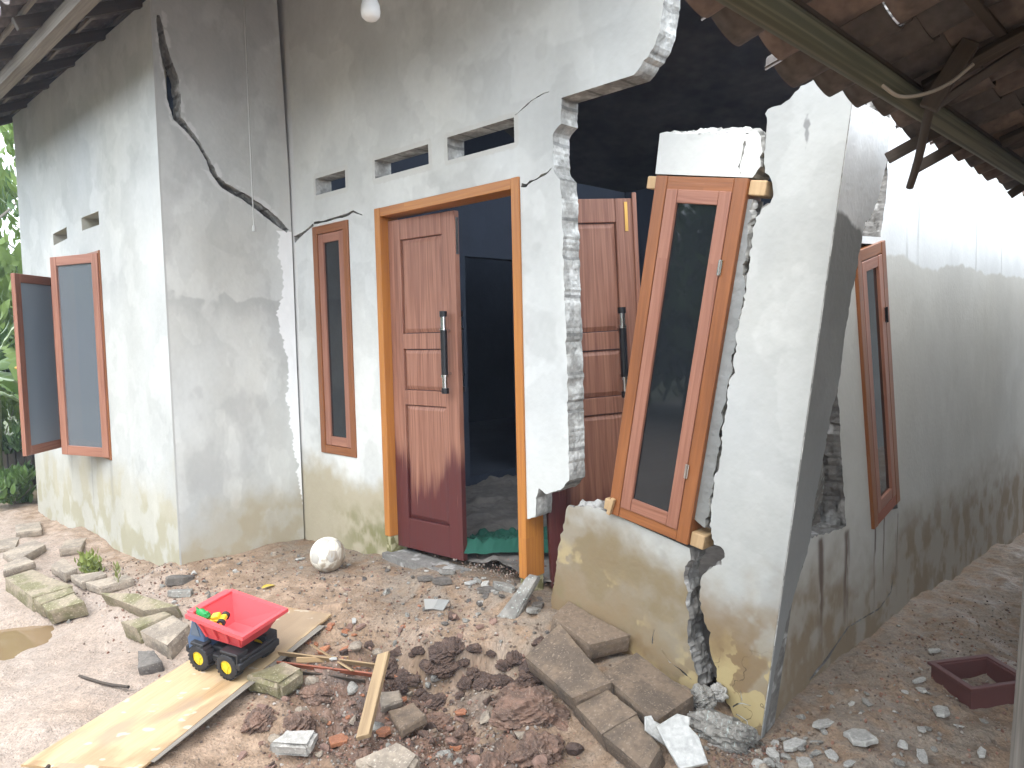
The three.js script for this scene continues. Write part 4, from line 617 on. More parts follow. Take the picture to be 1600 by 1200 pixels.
const S = {
  paver: std({ map: stoneTex([0.155, 0.112, 0.078], [0.10, 0.075, 0.055], [0.24, 0.185, 0.14], 1), bumpMap: roughBump, bumpScale: 0.003 }),
  mossy: std({ map: stoneTex([0.25, 0.205, 0.145], [0.15, 0.135, 0.07], [0.4, 0.34, 0.25], 2), bumpMap: roughBump, bumpScale: 0.004 }),
  dry: std({ map: stoneTex([0.29, 0.24, 0.185], [0.20, 0.165, 0.13], [0.4, 0.35, 0.29], 3), bumpMap: roughBump, bumpScale: 0.004 }),
  grey: std({ map: stoneTex([0.24, 0.225, 0.20], [0.15, 0.14, 0.125], [0.38, 0.43, 0.4], 4), bumpMap: roughBump, bumpScale: 0.005 }),
  dark: std({ map: stoneTex([0.13, 0.115, 0.10], [0.075, 0.065, 0.058], [0.2, 0.18, 0.16], 5), bumpMap: roughBump, bumpScale: 0.004 }),
  brick: std({ map: stoneTex([0.34, 0.135, 0.065], [0.24, 0.10, 0.055], [0.42, 0.24, 0.15], 6), bumpMap: roughBump, bumpScale: 0.003 }),
  rose: std({ map: stoneTex([0.235, 0.145, 0.11], [0.165, 0.10, 0.078], [0.33, 0.24, 0.19], 7), bumpMap: roughBump, bumpScale: 0.003 }),
  pale: std({ map: stoneTex([0.40, 0.385, 0.35], [0.30, 0.285, 0.26], [0.5, 0.48, 0.45], 8), bumpMap: roughBump, bumpScale: 0.002 }),
  clod: std({ map: stoneTex([0.10, 0.062, 0.046], [0.06, 0.038, 0.03], [0.19, 0.14, 0.11], 10), bumpMap: roughBump, bumpScale: 0.006 }),
  soil: std({ map: stoneTex([0.165, 0.098, 0.070], [0.105, 0.066, 0.049], [0.27, 0.20, 0.15], 12), bumpMap: roughBump, bumpScale: 0.008 }),
  white: std({ map: stoneTex([0.42, 0.415, 0.395], [0.36, 0.355, 0.335], [0.46, 0.45, 0.43], 9), roughness: 0.5 }),
};
function block(name, label, category, top0, thick0, mat, seed, group, chip) { const grow = group === PV ? 1.13 : 1.0, thick = thick0 * (group ? 1.3 : 1), mid = [0, 1, 2].map((k) => top0.reduce((q, p) => q + p[k] / 4, 0)), top = top0.map((p) => [mid[0] + (p[0] - mid[0]) * grow, p[1] + (group ? 0.016 : 0), mid[2] + (p[2] - mid[2]) * grow]), g = hexa(top, thick, seed, chip), c = g.userData.center; g.translate(-c.x, -c.y, -c.z); const m = solo(name, g, mat, label, category, group); m.position.copy(c); return m; }
const PV = 'loose cement pavers along the front wall', PL = 'loose cement pavers at the yard edge';
block('paver', 'brown cement paver against the foot of the low wall piece, uppermost of the row', 'paver', [[2.70,-.10,.19],[2.665,-.075,.03],[3.03,-.145,.045],[2.935,-.165,.21]], .07, S.paver, 11, PV);
block('paver', 'large brown paver tilted over the edge of the pit, with a thick shaded left side', 'paver', [[2.765,-.115,.225],[3.165,-.215,.375],[3.09,-.25,.53],[2.74,-.215,.43]], .075, S.paver, 12, PV);
block('paver', 'wide brown paver between the cracked wall foot and the split paver pair', 'paver', [[3.105,-.222,.318],[3.135,-.19,.105],[3.462,-.245,.192],[3.448,-.262,.425]], .07, S.paver, 13, PV);
block('paver', 'small brown paver below the large tilted one, upper of a split pair', 'paver', [[3.065,-.285,.501],[3.172,-.24,.39],[3.36,-.258,.45],[3.294,-.315,.587]], .075, S.paver, 14, PV);
block('paver', 'small brown paver nearest the white shard, lower of a split pair', 'paver', [[3.302,-.318,.585],[3.366,-.262,.452],[3.525,-.31,.52],[3.545,-.345,.645]], .075, S.paver, 15, PV);
block('paver', 'long mossy-sided cement slab at the edge of the puddle', 'paver', [[-.80,-.25,1.80],[-.87,-.248,1.62],[-.185,-.232,1.55],[-.245,-.265,1.765]], .085, S.mossy, 21, PL);
block('paver', 'narrow cement paver wedged between the long mossy slab and the end block', 'paver', [[-.238,-.268,1.768],[-.20,-.238,1.56],[-.085,-.240,1.565],[-.128,-.285,1.752]], .08, S.mossy, 22, PL);
block('paver', 'blocky cement paver at the right end of the puddle row', 'paver', [[-.12,-.285,1.75],[-.075,-.242,1.575],[.165,-.242,1.585],[-.015,-.305,1.745]], .08, S.mossy, 23, PL);
block('paver', 'broad flat paver with a green mossy face, behind the small paver pair', 'paver', [[.15,-.215,1.50],[.42,-.185,1.375],[.83,-.190,1.292],[.655,-.225,1.42]], .095, S.mossy, 24, PL);
block('paver', 'slim grey paver, left one of the pair beside the toy truck', 'paver', [[.625,-.262,1.54],[.795,-.210,1.35],[.868,-.208,1.345],[.83,-.25,1.525]], .08, S.mossy, 25, PL);
block('paver', 'square pale paver touching the nose of the toy truck', 'paver', [[.875,-.252,1.525],[.888,-.208,1.345],[1.105,-.208,1.34],[1.20,-.25,1.50]], .085, S.dry, 26, PL);
block('paver', 'dark broken paver stub below the square pale paver', 'paver', [[1.02,-.298,1.585],[1.11,-.285,1.53],[1.27,-.295,1.55],[1.23,-.305,1.66]], .08, S.dark, 27, PL);
block('paver', 'flat worn slab sunk in the mud at the far left', 'paver', [[-1.685,-.29,1.64],[-1.88,-.268,1.38],[-1.62,-.27,1.35],[-1.33,-.285,1.63]], .05, S.dry, 28, PL);
block('paver', 'small flat slab close to the weeds by the wall', 'paver', [[-.92,-.262,1.50],[-1.05,-.258,1.38],[-.64,-.250,1.40],[-.62,-.262,1.485]], .05, S.dry, 29, PL);
block('paver', 'thin slab lying between the weeds and the broad mossy-faced paver', 'paver', [[-.53,-.255,1.48],[-.39,-.235,1.31],[-.285,-.232,1.32],[-.275,-.25,1.48]], .045, S.dry, 30, PL);
block('paver', 'light slab bordering the broad mossy-faced paver on its left', 'paver', [[-.265,-.25,1.465],[-.17,-.228,1.235],[.04,-.208,1.26],[-.06,-.245,1.445]], .045, S.dry, 31, PL);
block('paver', 'half-buried slab beyond the long mossy slab', 'paver', [[-1.32,-.285,1.70],[-1.39,-.275,1.55],[-1.16,-.272,1.53],[-1.10,-.285,1.75]], .04, S.dry, 32, PL);
for (const [x, z, w, d, ry, l] of [[-2.35, 1.50, .42, .22, .3, 'worn flat slab farthest left in the mud'], [-2.75, 1.22, .40, .2, .2, 'worn slab near the shrub at the wall end'], [-1.95, 1.78, .45, .2, .15, 'muddy slab at the left picture edge above the long mossy slab'], [-1.55, 1.18, .3, .16, .4, 'small broken slab by the wall behind the weeds']]) { const c = Math.cos(ry), s = Math.sin(ry), y = ground(x, z) + .015, q = (a, b) => [x + a * c - b * s, y + .01 * a, z + a * s + b * c]; block('paver', l, 'paver', [q(-w / 2, -d / 2), q(w / 2, -d / 2), q(w / 2, d / 2), q(-w / 2, d / 2)], .05, S.dry, 60 + x, PL); }
block('cement_block', 'tan mossy block of cement propping the edge of the plywood board', 'cement block', [[1.79,-.245,1.38],[1.83,-.225,1.19],[1.965,-.235,1.155],[1.99,-.262,1.30]], .10, S.mossy, 33, null, 0.022);
block('paver_piece', 'brown paver fragment in the middle of the brick rubble', 'paver piece', [[2.356,-.385,.968],[2.41,-.365,.855],[2.534,-.375,.877],[2.517,-.395,1.02]], .05, S.paver, 34);
block('paver_piece', 'grey paver fragment tucked under the end of the pale plank', 'paver piece', [[2.236,-.345,.927],[2.298,-.345,.85],[2.36,-.365,.88],[2.318,-.38,.976]], .045, S.dry, 35);
block('cement_lump', 'long pale lump of cement lying by the bottom edge of the pit', 'cement lump', [[2.28,-.335,1.52],[2.265,-.315,1.425],[2.365,-.32,1.325],[2.42,-.345,1.40]], .07, S.pale, 36, null, 0.03);
block('cement_lump', 'big flat cement slab cut by the bottom edge, below the plank', 'cement lump', [[2.58,-.37,1.32],[2.66,-.335,1.13],[2.79,-.35,1.12],[2.85,-.40,1.27]], .09, S.dry, 37, null, 0.025);
block('cement_lump', 'tall splinter of broken cement leaning on the right door jamb', 'cement lump', [[2.415,.05,.075],[2.475,.045,.05],[2.44,-.18,.22],[2.325,-.175,.25]], .065, S.grey, 38, null, 0.02);

// irregular stones, shards and flakes
function rockGeo(seed, flat = 1) { const g0 = new THREE.IcosahedronGeometry(0.5, 2), P = g0.attributes.position, r = rng(seed), cuts = []; for (let i = 0; i < 9; i++) { const v = vec(r() - 0.5, r() - 0.5, r() - 0.5).normalize(); cuts.push([v, 0.17 + 0.17 * r()]); } const q = vec(); for (let i = 0; i < P.count; i++) { q.fromBufferAttribute(P, i); for (const [n, d] of cuts) { const e = q.dot(n) - d; if (e > 0) q.addScaledVector(n, -e); } q.multiplyScalar(1 + 0.12 * (fbm(q.x * 7 + seed, q.y * 7 + q.z * 5, 3) - 0.5)); P.setXYZ(i, q.x * 1.25, q.y * flat * 1.25, q.z * 1.25); } g0.computeVertexNormals(); const n = g0; const T = n.attributes.uv; for (let i = 0; i < P.count; i++) T.setXY(i, P.getX(i) * 0.2 + seed * 0.13, P.getZ(i) * 0.2 + P.getY(i) * 0.2); return n; }
function shardGeo(seed, t = 0.16) { const r = rng(seed), n = 5 + Math.floor(r() * 3), pts = []; let a = r(); for (let i = 0; i < n; i++) { a += 2 * Math.PI / n * (0.7 + 0.6 * r()); const q = 0.5 * (0.62 + 0.45 * r()); pts.push([q * Math.cos(a), q * Math.sin(a) * 0.8, 1]); }
  const o = ragged(pts.sort((p, q) => Math.atan2(p[1], p[0]) - Math.atan2(q[1], q[0])), 0.035, true, 0.16), sh = new THREE.Shape(o.map((p) => new THREE.Vector2(p[0], p[1])));
  const g = new THREE.ExtrudeGeometry(sh, { depth: t, bevelEnabled: true, bevelThickness: 0.025, bevelSize: 0.025, bevelSegments: 1, steps: 1 }).translate(0, 0, -t / 2); g.rotateX(-Math.PI / 2); g.clearGroups(); const T = g.attributes.uv; for (let i = 0; i < T.count; i++) T.setXY(i, T.getX(i) * 0.2 + seed * 0.17, T.getY(i) * 0.2); return g; }
function lumpGeo(seed) { const g = new THREE.IcosahedronGeometry(0.5, 15), P = g.attributes.position, T = g.attributes.uv, q = vec(); for (let i = 0; i < P.count; i++) { q.fromBufferAttribute(P, i).normalize(); const a = fbm(q.x * 1.6 + seed + q.z * 0.9, q.y * 1.6 - q.z * 1.3, 3), b = fbm(q.x * 5 + q.z * 3 + seed, q.y * 5 - q.z * 4, 4), c = fbm(q.x * 17 + q.z * 11, q.y * 17 - q.z * 13 + seed, 3), r = 0.5 * (0.72 + 0.6 * (a - 0.4) + 0.34 * (b - 0.5) + 0.11 * (c - 0.5)); P.setXYZ(i, q.x * r * 1.15, q.y * r, q.z * r * 1.15); T.setXY(i, q.x * r * 0.5 + seed, q.z * r * 0.5 + q.y * 0.2); } g.computeVertexNormals(); return g; }
const LUMPS = [1, 2, 3, 4].map((s) => lumpGeo(s * 3.7));
const ROCKS = [1, 2, 3, 4, 5, 6, 7, 8].map((s) => rockGeo(s * 7, 0.75)), SHARDS = [1, 2, 3, 4, 5, 6, 7, 8, 9, 10].map((s) => shardGeo(s * 5, 0.16)), FLAKES = [1, 2, 3, 4, 5, 6, 7, 8].map((s) => shardGeo(s * 11 + 3, 0.09));
function piece(name, geo, mat, x, z, size, label, category, group, o = {}) {
  const m = solo(name, geo, mat, label, category, group), r = o.r || R0, y = ground(x, z);
  m.scale.set(size, size * (o.flat || 1), size * (o.aspect || 1)); m.rotation.set((r() - 0.5) * (o.tilt ?? 0.5), r() * 6.28, (r() - 0.5) * (o.tilt ?? 0.5));
  if (o.turn !== undefined) m.rotation.y = o.turn;
  m.position.set(x, y + (o.lift ?? size * 0.10), z); return m;
}
// those that can be told apart
const OR = 'orange brick shards in the pit', AL = 'pale plaster chunks in the alley';
for (const [x, z, s, l] of [[2.303, 1.19, .105, 'orange brick shard left of the pale plank, bottom of the pit'], [2.43, 1.04, .09, 'orange brick shard just right of the lower end of the plank'], [2.615, .785, .085, 'bright orange brick shard lying on the dark soil right of the paver fragment'], [2.09, .70, .085, 'orange tile shard above the plank top, flat on the rubble'], [1.99, .87, .075, 'orange tile shard under the splintered wood'], [1.79, .95, .075, 'orange shard at the right edge of the plywood'], [2.24, .72, .06, 'small rose brick shard right of the plank top'], [2.52, .66, .065, 'small brick nugget above the dark soil']])
  piece('brick_shard', SHARDS[Math.floor(R0() * 10)], S.brick, x, z, s, l, 'brick shard', OR, { lift: 0.015 });
for (const [x, z, s, a, l] of [[4.03, -.19, .165, .9, 'large heart-shaped flake of pale plaster in the alley front'], [3.876, -.19, .105, .8, 'grey plaster chunk left of the large pale flake'], [3.84, .0, .14, .6, 'long plaster flake near the foot of the pillar'], [3.98, -.02, .09, .7, 'small plaster lump below the large pale flake'], [4.20, -.68, .125, .8, 'broad grey plaster flake in front of the red tub'], [4.09, -.80, .08, .7, 'small oval plaster flake above the broad grey one'], [4.053, -.88, .10, .4, 'thin straight plaster flake farther up the alley'], [4.188, -.45, .06, .8, 'lone small plaster flake right of the alley middle'], [4.16, -.30, .075, .8, 'bent plaster flake beside the large pale one'], [4.24, -.27, .09, .7, 'pale plaster chunk right of the bent flake'], [4.015, -1.28, .10, .5, 'narrow plaster strip by the wall foot of the alley'], [4.40, -.48, .08, .6, 'pale chip close to the weathered post'], [3.80, .12, .10, .7, 'plaster chunk at the bottom edge below the pillar'], [3.93, .12, .11, .7, 'plaster chunk cut by the bottom edge, right of the pillar foot'], [4.06, .02, .07, .7, 'small plaster chip near the bottom edge of the alley']])
  piece('plaster_flake', FLAKES[Math.floor(R0() * 8)], S.pale, x, z, s, l, 'plaster flake', AL, { aspect: a, lift: 0.012, tilt: 0.35 });
for (const [x, z, s, a, m, l] of [[.25, 1.05, .26, .45, 'dark', 'flat dark slate-like stone by the corner of the house'], [.47, 1.14, .19, .6, 'grey', 'grey flat stone right behind the broad mossy-faced paver'], [1.81, .17, .15, .5, 'dark', 'dark slab of cement in front of the doorstep'], [2.23, .06, .17, .5, 'grey', 'grey broken slab left of the leaning cement splinter'], [2.11, .10, .14, .5, 'dark', 'dark broken slab in the doorway rubble'], [1.73, .05, .12, .6, 'grey', 'grey rubble slab at the end of the doorstep'], [1.70, .2, .12, .6, 'dark', 'dark chunk below the left door leaf'], [2.28, -.02, .15, .6, 'dry', 'tan slab inside the right side of the doorway'], [2.49, .12, .11, .8, 'grey', 'grey stone in the shade right of the leaning splinter'], [2.46, .05, .10, .8, 'dark', 'dark stone behind the leaning splinter']])
  piece('stone', m === 'grey' || m === 'dark' ? SHARDS[Math.floor(R0() * 10)] : FLAKES[1], S[m], x, z, s, l, 'stone', null, { aspect: a, lift: 0.015, tilt: 0.3 });
for (const [x, z, s, a, l] of [[.532, .35, .075, .6, 'white chip on the ground left of the football'], [1.95, .07, .10, .45, 'bright white shard below the door opening'], [1.70, .70, .07, .6, 'small white chip above the plank'], [.93, .225, .04, .8, 'tiny white crumb right of the football'], [2.0, 1.02, .055, .8, 'little white tile piece between splinters and plank'], [.86, 1.42, .09, .35, 'white paper-like scrap by the mossy paver']])
  piece('white_chip', FLAKES[Math.floor(R0() * 8)], S.white, x, z, s, l, 'chip', null, { aspect: a, lift: 0.01, tilt: 0.3 });
{
  // broken sheet of white ceramic standing among the pavers
  const o = [[-.075, .02, 0], [.01, .075, 1], [.055, .055, 0], [.045, .02, 0], [.075, -.03, 1], [.09, -.13, 0], [-.01, -.14, 1], [-.045, -.06, 1]], sh = new THREE.Shape(o.map((p) => new THREE.Vector2(p[0], p[1]))), g = new THREE.ExtrudeGeometry(sh, { depth: 0.012, bevelEnabled: true, bevelThickness: 0.003, bevelSize: 0.003, bevelSegments: 1 });
  const P = g.attributes.position; for (let i = 0; i < P.count; i++) P.setZ(i, P.getZ(i) + 2.2 * P.getX(i) * P.getX(i)); g.computeVertexNormals();
  const m = solo('ceramic_shard', g, S.white, 'large smooth white curved shard among the tumbled pavers', 'shard'); m.position.set(3.57, -.255, .46); m.rotation.set(rad(-58), rad(32), rad(8), 'YXZ');
  const k = solo('ceramic_shard', g, S.white, 'slim white shard stuck upright left of the large white shard', 'shard'); k.scale.set(.45, .6, .7); k.position.set(3.46, -.262, .475); k.rotation.set(rad(-35), rad(60), rad(30), 'YXZ');
  const c = [[-.09, 0], [0, .03], [.10, .0], [.06, -.045], [-.02, -.03], [-.07, -.05]], s2 = new THREE.Shape(c.map((p) => new THREE.Vector2(...p))), g2 = new THREE.ExtrudeGeometry(s2, { depth: 0.006, bevelEnabled: false, steps: 1, curveSegments: 4 }), Q = g2.attributes.position; for (let i = 0; i < Q.count; i++) Q.setZ(i, Q.getZ(i) + 3.2 * Q.getX(i) * Q.getX(i)); g2.rotateX(-1.0); g2.computeVertexNormals();
  const w = solo('metal_scrap', g2, std({ color: new THREE.Color(.22, .215, .20), roughness: .45, metalness: .3 }), 'curled pale scrap of sheet lying in the yard before the door', 'scrap'); w.position.set(1.96, -.165, .33); w.rotation.y = 0.5; w.scale.set(.8, 1.3, .8);
}
// those that nothing tells apart, scattered where the photograph shows them
const zones = [
  { n: 95, name: 'brick_shard', geo: SHARDS, mats: [S.brick, S.rose, S.rose, S.paver], c: [2.2, .98], s: [.42, .30], size: [.025, .065], label: 'small broken bit of reddish brick lying in the pit rubble', cat: 'brick bit', group: 'small brick bits in the pit' },
  { n: 34, name: 'brick_shard', geo: SHARDS, mats: [S.brick, S.rose], c: [1.88, .85], s: [.16, .13], size: [.03, .07], label: 'broken reddish tile bit between the plywood and the yard', cat: 'brick bit', group: 'tile bits beside the plywood' },
  { n: 190, name: 'stone', geo: ROCKS, mats: [S.grey, S.dry, S.rose, S.clod, S.clod, S.rose], c: [2.5, .92], s: [.44, .34], size: [.022, .085], label: 'small rough stone lying in the pit rubble', cat: 'stone', group: 'small stones in the pit' },
  { n: 60, name: 'stone', geo: ROCKS, mats: [S.grey, S.dry, S.dark], c: [1.55, .35], s: [.65, .22], size: [.015, .042], label: 'small grey stone on the bare yard in front of the door', cat: 'stone', group: 'small stones in the yard' },
  { n: 46, name: 'stone', geo: ROCKS, mats: [S.grey, S.dry, S.pale], c: [.35, .95], s: [.4, .32], size: [.018, .05], label: 'small grey stone beside the cracked corner wall', cat: 'stone', group: 'small stones by the corner wall' },
  { n: 38, name: 'stone', geo: SHARDS, mats: [S.grey, S.dark, S.pale], c: [2.05, .05], s: [.28, .13], size: [.03, .075], label: 'broken cement bit in the doorway rubble', cat: 'cement bit', group: 'cement bits in the doorway' },
  { n: 60, name: 'plaster_chip', geo: FLAKES, mats: [S.pale, S.grey, S.grey], c: [4.1, -.55], s: [.24, .6], size: [.02, .06], label: 'small pale plaster chip on the dark alley ground', cat: 'plaster chip', group: 'small plaster chips in the alley' },
  { n: 50, name: 'stone', geo: ROCKS, mats: [S.grey, S.pale, S.dry], c: [3.72, .12], s: [.13, .18], size: [.02, .06], label: 'small stone heaped at the foot of the leaning pillar', cat: 'stone', group: 'small stones at the pillar foot' },
];
for (let i = 0; i < 60; i++) { const q = LEDGE[Math.floor(i / 60 * (LEDGE.length - 1))], p = LEDGE[Math.floor(i / 60 * (LEDGE.length - 1)) + 1], t = R0(); piece('earth_clod', LUMPS[i % 4], S.clod, mix(q[0], p[0], t), mix(q[1], p[1], t) + 0.13 * R0(), 0.05 + 0.09 * R0(), 'dark lump of earth broken from the lip above the pit', 'earth clod', 'earth clods along the broken lip', { lift: 0.0, flat: 0.7 }); }
piece('cement_lump', LUMPS[1], S.grey, 3.60, .16, .30, 'rough grey clump of rubble at the foot of the leaning pillar', 'cement lump', null, { flat: 0.6, aspect: 0.8, lift: 0.02, tilt: 0.3 });
piece('cement_lump', LUMPS[2], S.grey, 3.47, .10, .13, 'small grey lump wedged at the foot of the dark gap', 'cement lump', null, { lift: 0.03 });
piece('cement_lump', LUMPS[3], S.pale, 3.52, .05, .09, 'pale nub of cement stuck in the foot of the dark gap', 'cement lump', null, { lift: 0.06 });
{
  // hard lumps of dug earth standing in the pit
  const lumps = [[2.90, .60, .30, 'large round-backed lump of pebbly earth left of the tilted paver'], [3.08, .74, .22, 'low lump of pebbly earth below the split pavers'], [2.72, .52, .17, 'dark earth lump under the lip beside the tilted paver'], [2.60, .72, .14, 'earth lump in the middle of the pit'], [2.44, .74, .13, 'earth lump left of the pit middle'], [2.30, .78, .12, 'earth lump right of the plank top'], [2.96, .86, .18, 'broad earth lump at the lower right of the pit'], [2.80, .95, .15, 'earth lump close to the bottom edge of the pit'], [2.05, 1.14, .13, 'earth lump right of the mossy block'], [2.14, 1.30, .15, 'earth lump between the mossy block and the pale cement lump'], [2.03, 1.42, .14, 'dark earth lump in the shade of the plywood edge'], [2.50, 1.20, .10, 'small earth lump below the plank end'], [3.22, .86, .16, 'earth lump at the bottom edge beside the lowest paver']];
  for (const [x, z, s, l] of lumps) piece('earth_lump', LUMPS[Math.floor(R0() * 4)], S.soil, x, z, s * 1.25, l, 'earth lump', 'earth lumps in the pit', { flat: 0.7, aspect: 0.8, lift: -s * 0.12, tilt: 0.4 });
}
const gauss = () => (R0() + R0() + R0() - 1.5) * 1.15;
for (const q of zones) for (let i = 0; i < q.n; i++) { let x, z, k = 0; do { x = q.c[0] + q.s[0] * 1.6 * gauss(); z = q.c[1] + q.s[1] * 1.6 * gauss(); k++; } while (k < 40 && ((x > 2.45 && x < 3.69 && z < 0.03) || (z < 0.02 && x < 1.9) || (x > 3.3 && x < 3.74 && z < 0.02))); const s = mix(q.size[0], q.size[1], Math.pow(R0(), 1.8)); piece(q.name, q.geo[Math.floor(R0() * q.geo.length)], q.mats[Math.floor(R0() * q.mats.length)], x, z, s, q.label, q.cat, q.group, { aspect: 0.6 + 0.4 * R0(), tilt: 0.9 }); }
{
  // gravel nobody could count
  const N = 12000, im = new THREE.InstancedMesh(rockGeo(99, 0.8), std({ color: 0xffffff, roughness: 0.95 }), N), m4 = new THREE.Matrix4(), q = new THREE.Quaternion(), e = new THREE.Euler(), col = new THREE.Color(), r = rng(31);
  const pal = [[.22, .185, .155], [.19, .135, .10], [.23, .12, .085], [.28, .25, .22], [.12, .09, .075], [.17, .10, .075], [.15, .11, .085], [.20, .15, .115]]; const g = () => (r() + r() + r() - 1.5) * 1.2;
  for (let i = 0; i < N; i++) {
    let x, z; const t = r();
    for (let k = 0; k < 30; k++) { if (t < 0.52) { x = 2.5 + 0.62 * g(); z = 0.95 + 0.5 * g(); } else if (t < 0.63) { x = 1.4 + 1.1 * g(); z = 0.5 + 0.42 * g(); } else if (t < 0.76) { x = 4.1 + 0.35 * g(); z = -0.9 + 1.4 * g(); } else if (t < 0.88) { x = 0.1 + 0.9 * g(); z = 1.1 + 0.4 * g(); } else if (t < 0.93) { x = 2.0 + 0.3 * g(); z = -0.1 + 0.3 * g(); } else { x = 3.72 + 0.12 * g(); z = 0.15 + 0.25 * g(); }
      if (!((x < 0.02 && z < 0.97) || (z < 0.02 && (x < 1.1 || (x > 2.45 && x < 3.72)) ))) break; }
    const s = 0.004 + 0.013 * Math.pow(r(), 2.5); e.set(r() * 6, r() * 6, r() * 6); q.setFromEuler(e); m4.compose(vec(x, Math.max(ground(x, z), z < 0 && x < 3.6 ? -0.07 : -9) + s * 0.25, z), q, vec(s, s, s)); im.setMatrixAt(i, m4);
    const c = pal[Math.floor(r() * pal.length)], k = 0.7 + 0.6 * r(); im.setColorAt(i, col.setRGB(c[0] * k, c[1] * k, c[2] * k));
  }
  im.name = 'gravel'; shade(im); tag(im, 'fine gravel and crumbs strewn over the yard, pit and alley', 'gravel', null, 'stuff'); scene.add(im);
}
// ------------------------------------------------------------------ boards and wood
{
  const ply = colorTex(700, 1300, 0.9, 1.5, (x0, y) => { const x = x0 - 0.32 * y, g = fbm(x * 10 + 3 * fbm(x * 3, y * 1.2, 3), y * 1.4, 4), f = fbm(x * 150, y * 9, 3), st = ss(0.55, 0.7, fbm(x * 7, y * 5 + 3, 5)); let c = mix3([0.43, 0.31, 0.175], [0.29, 0.185, 0.09], ss(0.35, 0.7, g)); c = c.map((v) => v * (0.82 + 0.36 * f)); c = mix3(c, [0.24, 0.155, 0.085], 0.55 * st); c = mix3(c, [0.27, 0.20, 0.14], 0.7 * ss(0.52, 0.66, fbm(x * 4 + 8, y * 2.6, 5))); return mix3(c, [0.52, 0.46, 0.38], ss(0.72, 0.76, fbm(x * 14, y * 26, 3)) * 0.5); });
  const sh = new THREE.Shape(ragged([[-0.01, -0.03, 1], [0.455, -0.03, 0], [0.60, 0.56, 1], [0.795, 1.293, 0], [0.459, 1.35, 0]], 0.006, true, 0.03).map((p) => new THREE.Vector2(p[0], p[1]))), g = new THREE.ExtrudeGeometry(sh, { depth: 0.011, bevelEnabled: false });
  g.rotateX(-Math.PI / 2); // lies flat, length towards -z
  const m = solo('plywood_board', g, [std({ map: ply, bumpMap: grainBump, bumpScale: 0.0008, roughness: 0.75 }), M.pale], 'long weathered plywood board under the toy truck', 'board');
  const X = vec(.355, -.025, -.29).normalize(), L = vec(-.52, .135, -1.36).normalize(), Y = vec().crossVectors(X, L).multiplyScalar(1).normalize(); const nL = vec().crossVectors(Y, X).normalize();
  m.quaternion.setFromRotationMatrix(new THREE.Matrix4().makeBasis(X, Y, nL.clone().negate())); m.position.set(1.725, -.322, 2.237); M.plyBasis = { X, Y, L: nL };
  // delaminated layer hanging under its near edge
  const pl = stick([1.60, -.222, .84], [2.06, -.335, 1.90], 0.05, 0.004, 0.5); solo('plywood_ply', pl, M.grey, 'peeling under-layer along the right edge of the plywood board', 'wood strip');
}
solo('plank', stick([2.185, -.205, .855], [2.505, -.36, 1.20], 0.062, 0.022, 1.1, 0.003), M.worn, 'short pale plank lying across the rubble pit', 'plank');
for (const [a, b, w, t, m, l] of [[[1.74, -.225, 1.17], [2.17, -.265, .87], .035, .008, 'worn', 'pale splintered lath running from the truck to the plank'], [[1.80, -.245, 1.21], [2.18, -.29, .915], .03, .008, 'redOld', 'reddish splintered lath lowest of the broken strips'], [[1.80, -.215, 1.02], [2.12, -.262, .99], .022, .006, 'worn', 'thin pale splinter crossing the other strips'], [[1.86, -.235, 1.14], [1.99, -.262, .93], .03, .006, 'pale', 'short bent splinter in the middle of the broken strips'], [[1.78, -.268, 1.24], [2.16, -.315, .95], .03, .007, 'dark', 'dark wet lath under the broken strips']]) solo('wood_splinter', stick(a, b, w, t, 1.2, 0.002), M[m], l, 'wood strip', 'splintered wood strips');
solo('stick', pole([2.02, -.305, 2.36], [1.86, -.30, 2.20], .011, .008, 8, .006), M.dark, 'dark stick under the lower left corner of the plywood', 'stick');
solo('twig', tube([[1.02, -.325, 1.86], [1.22, -.322, 1.80], [1.35, -.318, 1.74]], .008, 14, 6), M.dark, 'dark twig in the mud left of the plywood', 'stick');
